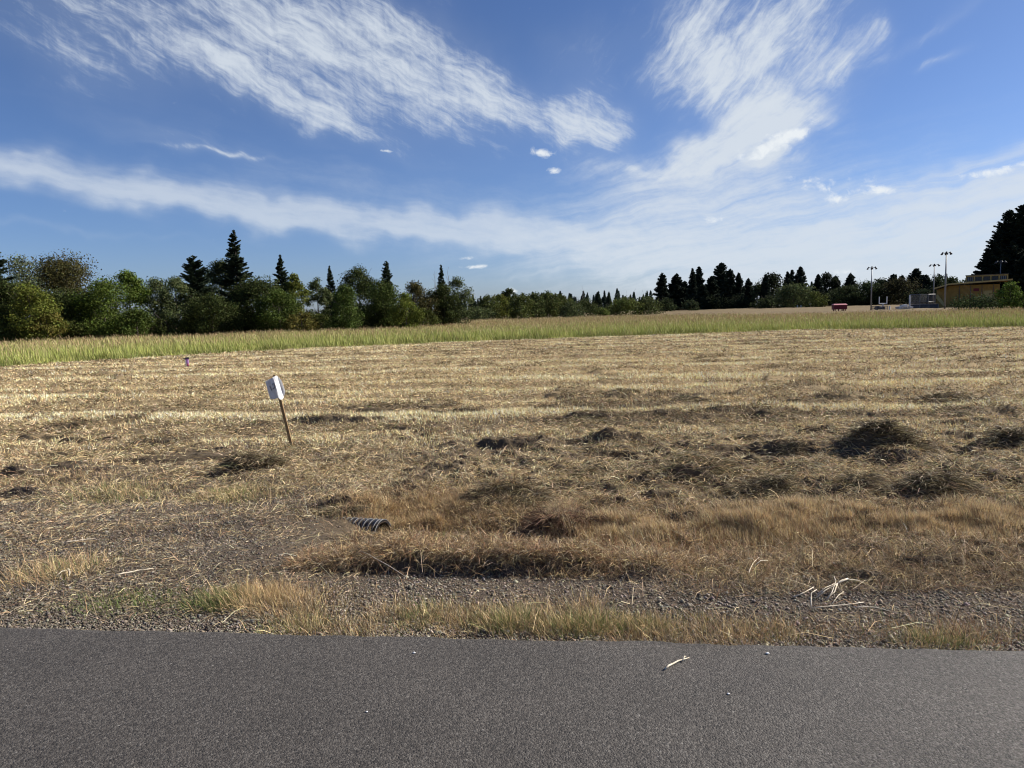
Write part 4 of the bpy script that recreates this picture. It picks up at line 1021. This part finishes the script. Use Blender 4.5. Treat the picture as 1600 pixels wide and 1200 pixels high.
def low_fence(px0, px1, pt, D, label, solid=False):
    xa, ya, z = tree_loc(px0, D); xb, yb, _ = tree_loc(px1, D); _, _, zt = at_dist((px0 + px1) / 2, pt, D)
    root = empty('low_fence', (xa, ya, z), math.atan2(yb - ya, xb - xa)); tag(root, label, 'fence')
    W = math.hypot(xb - xa, yb - ya); H = zt - z; n = max(3, int(W / 1.3))
    for i in range(n + 1):
        m = MB(); m.tube([(W * i / n, 0, -.2), (W * i / n, 0, H)], .055, 6); m.build('post', M_galv, root)
    m = MB(); m.tube([(0, 0, H), (W, 0, H)], .06, 6); m.tube([(0, 0, H * .45), (W, 0, H * .45)], .03, 6); m.build('rail', M_galv, root)
    m = MB()
    if solid: m.box((W / 2, .05, H * .5), (W, .03, H * .92))
    else:
        for i in range(int(W / .22)): m.tube([(i * .22, 0, 0), (i * .22, 0, H)], .015, 4, False)
        for i in range(6): m.tube([(0, 0, H * i / 6), (W, 0, H * i / 6)], .015, 4, False)
    m.build('wire_mesh', M_dkmetal, root)
low_fence(1361.5, 1387, 478.3, 150, 'low dark wire fence right of the leftmost lamp pole')
low_fence(1423, 1466, 475.5, 160, 'low dark windscreen fence below the backstop', True)
def stone_pile():
    D = 152; x, y, z = tree_loc(1412, D); root = empty('stone_pile', (x, y, z)); tag(root, 'pale tan pile of stacked blocks between the goal post and backstop', 'block pile')
    _, _, zt = at_dist(1412, 475, D); H = zt - z
    for i in range(20):
        t = random.uniform(-1, 1); hh = (H - .35) * (1 - .55 * abs(t)) * random.random() ** .6
        m = MB(); m.box((t * 1.25, random.uniform(-.3, .3), hh + .1), (random.uniform(.35, .8), .5, random.uniform(.25, .5)), M=Matrix.Rotation(random.uniform(-.25, .25), 3, 'Y') @ Matrix.Rotation(random.uniform(-.6, .6), 3, 'Z'))
        m.build('block', M_conc if i % 3 else M_white, root)
    m = MB(); m.box((0, .1, (H - .4) / 2), (2.3, .7, H - .5)); m.build('core', M_conc, root)
stone_pile()
def machinery():
    D = 151; x, y, z = tree_loc(1376, D); _, _, zt = at_dist(1376, 478.5, D); H = zt - z
    root = empty('field_drag', (x, y, z)); tag(root, 'low dark machinery heap behind the low wire fence', 'machinery')
    m = MB(); m.box((0, .6, H * .45), (1.4, .8, H * .5)); m.box((-.3, .6, H * .8), (.5, .6, H * .35)); m.build('body', M_dkmetal, root)
    for s in (-.6, .6):
        m = MB(); m.tube([(s, .1, .3), (s, .25, .3)], .3, 14); m.build('wheel', M_dk, root)
    m = MB(); m.box((.45, .5, H * .82), (.6, .5, .14)); m.build('seat', M_white, root)
machinery()
x, y, z = tree_loc(1390, 149); m = MB(); _, _, zt = at_dist(1390, 478, 149)
m.tube([(0, 0, -.2), (0, 0, zt - z)], .13, 10); o = m.build('bollard', M_white); o.location = (x, y, z); tag(o, 'short white post right of the low wire fence', 'post')
for i, px in enumerate((1246, 1251.5)):
    x, y, z = tree_loc(px, 218); m = MB(); _, _, zt = at_dist(px, 479, 218); m.tube([(0, 0, -.2), (0, 0, max(.6, zt - z))], .14, 8); o = m.build('field_post', M_white); o.location = (x, y, z)
    tag(o, ['left', 'right'][i] + ' one of two tiny white posts below the spreading grey tree', 'post', 'two tiny white posts')

# ------------------------------------------------------------------ stake with the paper sign
M_wood = noise_mat('weathered_stake_wood', (.20, .13, .06), (.32, .21, .105), 12, .85, .4, 60)
M_paper = None
def paper_mat():
    m, nt, b = new_mat('white_paper'); N = nt.nodes.new; L = nt.links.new
    b.inputs['Base Color'].default_value = (.80, .79, .80, 1); b.inputs['Roughness'].default_value = .6
    tr = N('ShaderNodeBsdfTranslucent'); tr.inputs[0].default_value = (.75, .74, .72, 1); mx = N('ShaderNodeMixShader'); mx.inputs[0].default_value = .36
    no = N('ShaderNodeTexNoise'); no.inputs['Scale'].default_value = 9; bp = N('ShaderNodeBump'); bp.inputs['Strength'].default_value = .3; bp.inputs['Distance'].default_value = .01
    tc = N('ShaderNodeTexCoord'); L(tc.outputs['Object'], no.inputs['Vector']); L(no.outputs['Fac'], bp.inputs['Height']); L(bp.outputs[0], b.inputs['Normal'])
    L(b.outputs[0], mx.inputs[1]); L(tr.outputs[0], mx.inputs[2]); L(mx.outputs[0], nt.nodes['Material Output'].inputs[0])
    return m
M_paper = paper_mat()
M_ink = noise_mat('black_marker_ink', (.012, .012, .018), (.02, .02, .03), 20, .5)
def stake_sign():
    D = None; z = -.2
    for _ in range(5):
        x0, y0 = at_z(457, 702, z); z = float(Hgt(np.array([x0]), np.array([y0]))[0])
    D = math.hypot(x0, y0)
    az = math.atan2(x0, y0)
    root = empty('marker_stake', (x0, y0, z), -az)
    tag(root, 'leaning wooden stake with a white numbered paper sheet wrapped round its top', 'stake')
    k = D / FPX        # metres per photo pixel here
    # local x = right, y = away, z = up. positions in photo pixels relative to the foot (457,702)
    def L2(px, py, dy=0): return Vector(((px - 457) * k, dy, (702 - py) * k * 1.03))
    lean = L2(437.5, 595)
    dr = lean.normalized(); R = dr.to_track_quat('Z', 'Y').to_matrix()
    # stake: rectangular lath with slightly chamfered end, one edge towards the right
    w, t = .040, .020
    R = Matrix((dr.cross(Vector((0, 1, 0))).normalized() * -1, Vector((0, 1, 0)), dr)).transposed()
    R = R @ Matrix.Rotation(math.radians(-20), 3, 'Z')
    Ls = lean.length
    m = MB()
    secs = [(-.25, .25), (-.05, 1), (Ls * .5, 1), (Ls - .012, 1), (Ls, .8)]
    vs = []
    for (zz, s) in secs:
        for (a_, b_) in ((-1, -1), (1, -1), (1, 1), (-1, 1)): vs.append(R @ Vector((a_ * w / 2 * s, b_ * t / 2 * s, zz)) + Vector((-.006, .012, 0)))
    fs = []
    for i in range(len(secs) - 1):
        for j in range(4): fs.append((i * 4 + j, i * 4 + (j + 1) % 4, i * 4 + 4 + (j + 1) % 4, i * 4 + 4 + j))
    fs += [(3, 2, 1, 0), tuple(range(len(vs) - 4, len(vs)))]
    m.add(vs, fs); m.build('stake', M_wood, root)
    # paper: traced outline columns, each (top px,py ; bottom px,py ; depth)
    cols = [((424, 603.4), (429.5, 629.5), -.015), ((427.5, 601.2), (433, 629.5), -.035), ((431, 600), (437, 629), -.05), ((434.3, 598.5), (441.5, 628), -.060), ((435.3, 597.4), (443.3, 630.5), -.058), ((437.9, 596.6), (446.0, 631), -.036), ((440.4, 596.2), (448.2, 629.5), .010),
            ((441.2, 596.8), (448.6, 628.5), .050), ((444.5, 600.5), (450.2, 624), .042), ((447, 604), (451.5, 620), .030)]
    nr = 8; V = []
    for (tx, ty), (bx, by), dy in cols:
        for r_ in range(nr + 1):
            s = r_ / nr; V.append(L2(tx + (bx - tx) * s, ty + (by - ty) * s, dy + .006 * math.sin(s * 5 + tx)))
    nc = len(cols); F = []
    for c in range(nc - 1):
        for r_ in range(nr): F.append((c * (nr + 1) + r_, c * (nr + 1) + r_ + 1, (c + 1) * (nr + 1) + r_ + 1, (c + 1) * (nr + 1) + r_))
    m = MB(); m.add(V, F); pp = m.build('paper', M_paper, root)
    so = pp.modifiers.new('solid', 'SOLIDIFY'); so.thickness = .0012; so.offset = 0
    def surf(px, py):
        # depth of the left panel at this photo position
        s = (py - 600) / 30; lx = 424 + 5.5 * s; t_ = (px - lx) / 11.0
        return -.015 - .045 * min(max(t_, 0), 1.0) - .0075
    def stroke(pts, wd):
        m = MB(); P = [L2(px, py, surf(px, py)) for px, py in pts]
        m.tube(P, [wd * k / 2] * len(P), 6)
        return m
    ink = stroke([(430.2, 610.2), (431.0, 612.6), (431.9, 615), (432.7, 617.0)], 1.0)
    s2 = stroke([(433.9, 607.9), (435.3, 607.0), (436.6, 608.0), (437.4, 610.0), (437.2, 612.0), (436.0, 613.6), (434.2, 614.6)], 1.0)
    ink.add(s2.v, s2.f); ink.build('handwriting', M_ink, pp)
stake_sign()

# ------------------------------------------------------------------ purple marker
def purple_marker():
    x0, y0 = at_z(292, 572, -.25); z = float(Hgt(np.array([x0]), np.array([y0]))[0]); D = math.hypot(x0, y0); k = D / FPX
    M_p = noise_mat('purple_plastic', (.10, .03, .13), (.14, .045, .17), 8, .45); M_d = noise_mat('dark_cap', (.02, .015, .03), (.035, .03, .045), 8, .5)
    M_r = noise_mat('dark_maroon_tape', (.13, .02, .05), (.17, .03, .06), 8, .5)
    root = empty('utility_marker', (x0, y0, z), -math.atan2(x0, y0)); tag(root, 'small purple post with a dark flat cap near the tall grass', 'marker post')
    H = 14.5 * k
    m = MB(); m.tube([(.02, 0, -.2), (.02, 0, H * .9)], 2.3 * k, 12); m.build('post', M_p, root, True)
    m = MB(); m.tube([(.02, 0, H * .08), (.02, 0, H * .42)], 2.55 * k, 12); m.build('band', M_r, root, True)
    m = MB(); m.box((-.01, -.01, H * .90), (7.6 * k, 3.6 * k, 1.7 * k)); m.box((.03, 0, H * .99), (5 * k, 3 * k, 1.1 * k)); m.build('cap', M_d, root)
    m = MB(); m.tube([(-1.0 * k, -2.4 * k, H * .12), (-1.0 * k, -2.4 * k, H * .78)], .35 * k, 6); m.build('tape_strip', M_white, root)
purple_marker()

# ------------------------------------------------------------------ culvert pipe
def culvert():
    x1, y1 = -1.17, 6.12; x0, y0 = -2.35, 6.62
    ax = Vector((x1 - x0, y1 - y0, .0)).normalized()
    zc = -.31; R = .13; pitch = .054
    root = empty('culvert_pipe', (x1, y1, zc), math.atan2(ax.y, ax.x)); root.rotation_euler[1] = -.035; tag(root, 'black corrugated culvert pipe end poking out of the ditch bank', 'pipe')
    m_, nt, b = new_mat('black_plastic'); b.inputs['Base Color'].default_value = (.012, .012, .014, 1); b.inputs['Roughness'].default_value = .33; b.inputs['Specular IOR Level'].default_value = .6
    m_r = noise_mat('rib_highlight', (.10, .10, .10), (.30, .30, .29), 14, .5)
    n = 40; L_ = 1.25; prof = []
    s = 0.0
    prof.append((.012, R + .004)); prof.append((0, R + .004))
    while s < L_:
        prof += [(-s - .004, R - .012), (-s - pitch * .30, R - .012), (-s - pitch * .38, R + .006), (-s - pitch * .92, R + .006), (-s - pitch, R - .012)]
        s += pitch
    V = []; F = []
    for (xx, rr) in prof:
        for k in range(n):
            t = 2 * math.pi * k / n; V.append((xx, math.cos(t) * rr, math.sin(t) * rr))
    for i in range(len(prof) - 1):
        for k in range(n):
            k2 = (k + 1) % n; F.append((i * n + k, (i + 1) * n + k, (i + 1) * n + k2, i * n + k2))
    m = MB(); m.add(V, F); m.build('shell', m_, root)
    # smooth inner wall
    m = MB(); V = []; F = []
    for xx, rr in ((.012, R - .002), (.012, R - .016), (-L_, R - .016)):
        for k in range(n):
            t = 2 * math.pi * k / n; V.append((xx, math.cos(t) * rr, math.sin(t) * rr))
    for i in range(2):
        for k in range(n):
            k2 = (k + 1) % n; F.append((i * n + k, i * n + k2, (i + 1) * n + k2, (i + 1) * n + k))
    m.add(V, F); m.build('inner_wall', m_, root)
    # highlights on the rib edges, painted as thin pale rings
    m = MB(); s = 0
    ring = lambda xx: [(xx, math.cos(t) * (R + .0065), math.sin(t) * (R + .0065)) for t in np.linspace(-.2, math.pi + .2, 26)]
    m.tube(ring(.010), .0035, 5)
    for i in range(14):
        m.tube(ring(-i * pitch - pitch * .40), .0028, 5)
    m.build('rib_glint', m_r, root)
culvert()

# ------------------------------------------------------------------ litter on the road and verge
M_twig = noise_mat('bleached_twig', (.50, .42, .30), (.72, .64, .50), 30, .7)
def twig(px0, py0, px1, py1, rad, label, forks=(), lift=.008, name='dry_stalk', zb=None, sag=.01):
    def pt(px, py):
        z = 0.0
        for _ in range(4):
            x, y = at_z(px, py, z); z = float(Hgt(np.array([x]), np.array([y]))[0]) if y > float(edge(np.array([x]))[0]) else 0.0
        return Vector((x, y, z + lift))
    a_ = pt(px0, py0); b_ = pt(px1, py1)
    root = Vector(a_); m = MB()
    d = b_ - a_; sd_ = Vector((-d.y, d.x, 0)).normalized()
    P = [a_ + d * t + sd_ * math.sin(t * 3.1) * sag + Vector((0, 0, abs(math.sin(t * 7)) * .004)) - root for t in (0, .2, .4, .6, .8, 1)]
    m.tube(P, [rad, rad * .95, rad * .85, rad * .8, rad * .6, rad * .3], 7)
    for (t, px, py, up) in forks:
        s_ = a_ + d * t; e_ = pt(px, py) + Vector((0, 0, up))
        m.tube([s_ - root, (s_ + e_) / 2 - root + Vector((0, 0, .012 + up * .3)), e_ - root], [rad * .7, rad * .55, rad * .25], 6)
    o = m.build(name, M_twig, None, True); o.location = root; tag(o, label, 'twig')
    return o
twig(1039, 1047, 1077, 1030, .0048, 'forked pale twig lying on the asphalt at right', [(.72, 1072, 1027, 0)], .005)
twig(180, 904, 240, 893, .0052, 'pale straight stalk lying on the gravel at left', [], .02)
twig(100, 852, 148, 846, .004, 'short pale stalk on the gravel above the straight stalk', [(.6, 130, 842, 0)], .02)
twig(105, 893, 108, 905, .006, 'stubby bent pale stalk by the left gravel edge', [(.2, 88, 905, 0)], .02)
twig(1335, 955, 1392, 962, .0035, 'thin curved pale stalk on the gravel at right', [], .02, sag=.03)
def tangle():
    P = [[(1268, 953, .01), (1267, 938, .05), (1268, 926, .09), (1276, 921, .10)], [(1268, 953, .01), (1290, 948, .02), (1322, 945, .02), (1350, 943, .01)],
         [(1276, 934, .02), (1290, 922, .06), (1308, 912, .08), (1325, 903, .07)], [(1290, 940, .02), (1300, 925, .07), (1306, 908, .10), (1303, 900, .12)],
         [(1306, 912, .08), (1325, 905, .09), (1342, 907, .07), (1352, 913, .03)], [(1308, 912, .08), (1304, 925, .05), (1296, 932, .03), (1288, 938, .01)],
         [(1276, 933, .01), (1278, 928, .04), (1290, 918, .07), (1306, 911, .08)], [(1306, 912, .08), (1311, 920, .04), (1318, 927, .01)], [(1240, 935, .01), (1256, 926, .03), (1272, 917, .05)],
         [(1325, 904, .08), (1316, 906, .08), (1306, 912, .08)], [(1318, 925, .02), (1310, 932, .01), (1300, 946, .01)], [(1256, 900, .03), (1262, 905, .04), (1268, 900, .03), (1262, 915, .02)]]
    m = MB(); root = None
    for pl in P:
        pts = []
        for px, py, up in pl:
            x, y = at_z(px, py, -.04 + up * .8); z = float(Hgt(np.array([x]), np.array([y]))[0])
            pts.append(Vector((x, y, max(-.04 + up * .8, z + .012))))
        if root is None: root = pts[0].copy()
        n = len(pts); m.tube([p - root for p in pts], [.0036 - .0020 * i / (n - 1) for i in range(n)], 6)
    o = m.build('dry_branch', M_twig, None, True); o.location = root; tag(o, 'tangle of bleached bare stems sprawling on the right verge', 'twig')
tangle()
twig(563, 883, 636, 915, .0028, 'long thin pale stalk leaning over the ditch lip near centre', [], .05)
twig(1170, 905, 1186, 880, .004, 'small pale crooked stem left of the bleached tangle', [(.4, 1200, 890, .02), (.7, 1165, 888, .02)], .04)
for i, (px, py, s, lb) in enumerate([(647, 1021, .006, 'tiny white pebble on the asphalt left of centre'), (1199, 1022, .007, 'tiny white pebble on the asphalt near its edge at right'), (1138, 1085, .005, 'tiny pale chip on the asphalt below the forked twig'), (573, 1113, .004, 'tiny pale chip on the asphalt at lower centre')]):
    x, y = at_z(px, py, 0); m = MB(); vs = []
    for (zz, rr) in ((0, .7), (.4, 1), (.8, .8), (1.05, .3)):
        for k in range(7):
            t = k * 2 * math.pi / 7; vs.append((math.cos(t) * rr * s * 1.3 * random.uniform(.85, 1.1), math.sin(t) * rr * s * random.uniform(.85, 1.1), zz * s))
    fs = [(a * 7 + k, a * 7 + (k + 1) % 7, a * 7 + 7 + (k + 1) % 7, a * 7 + 7 + k) for a in range(3) for k in range(7)] + [tuple(range(7))[::-1], tuple(range(21, 28))]
    m.add(vs, fs); o = m.build('pebble', M_white); o.location = (x, y, .001); tag(o, lb, 'pebble', 'pale pebbles on the road')
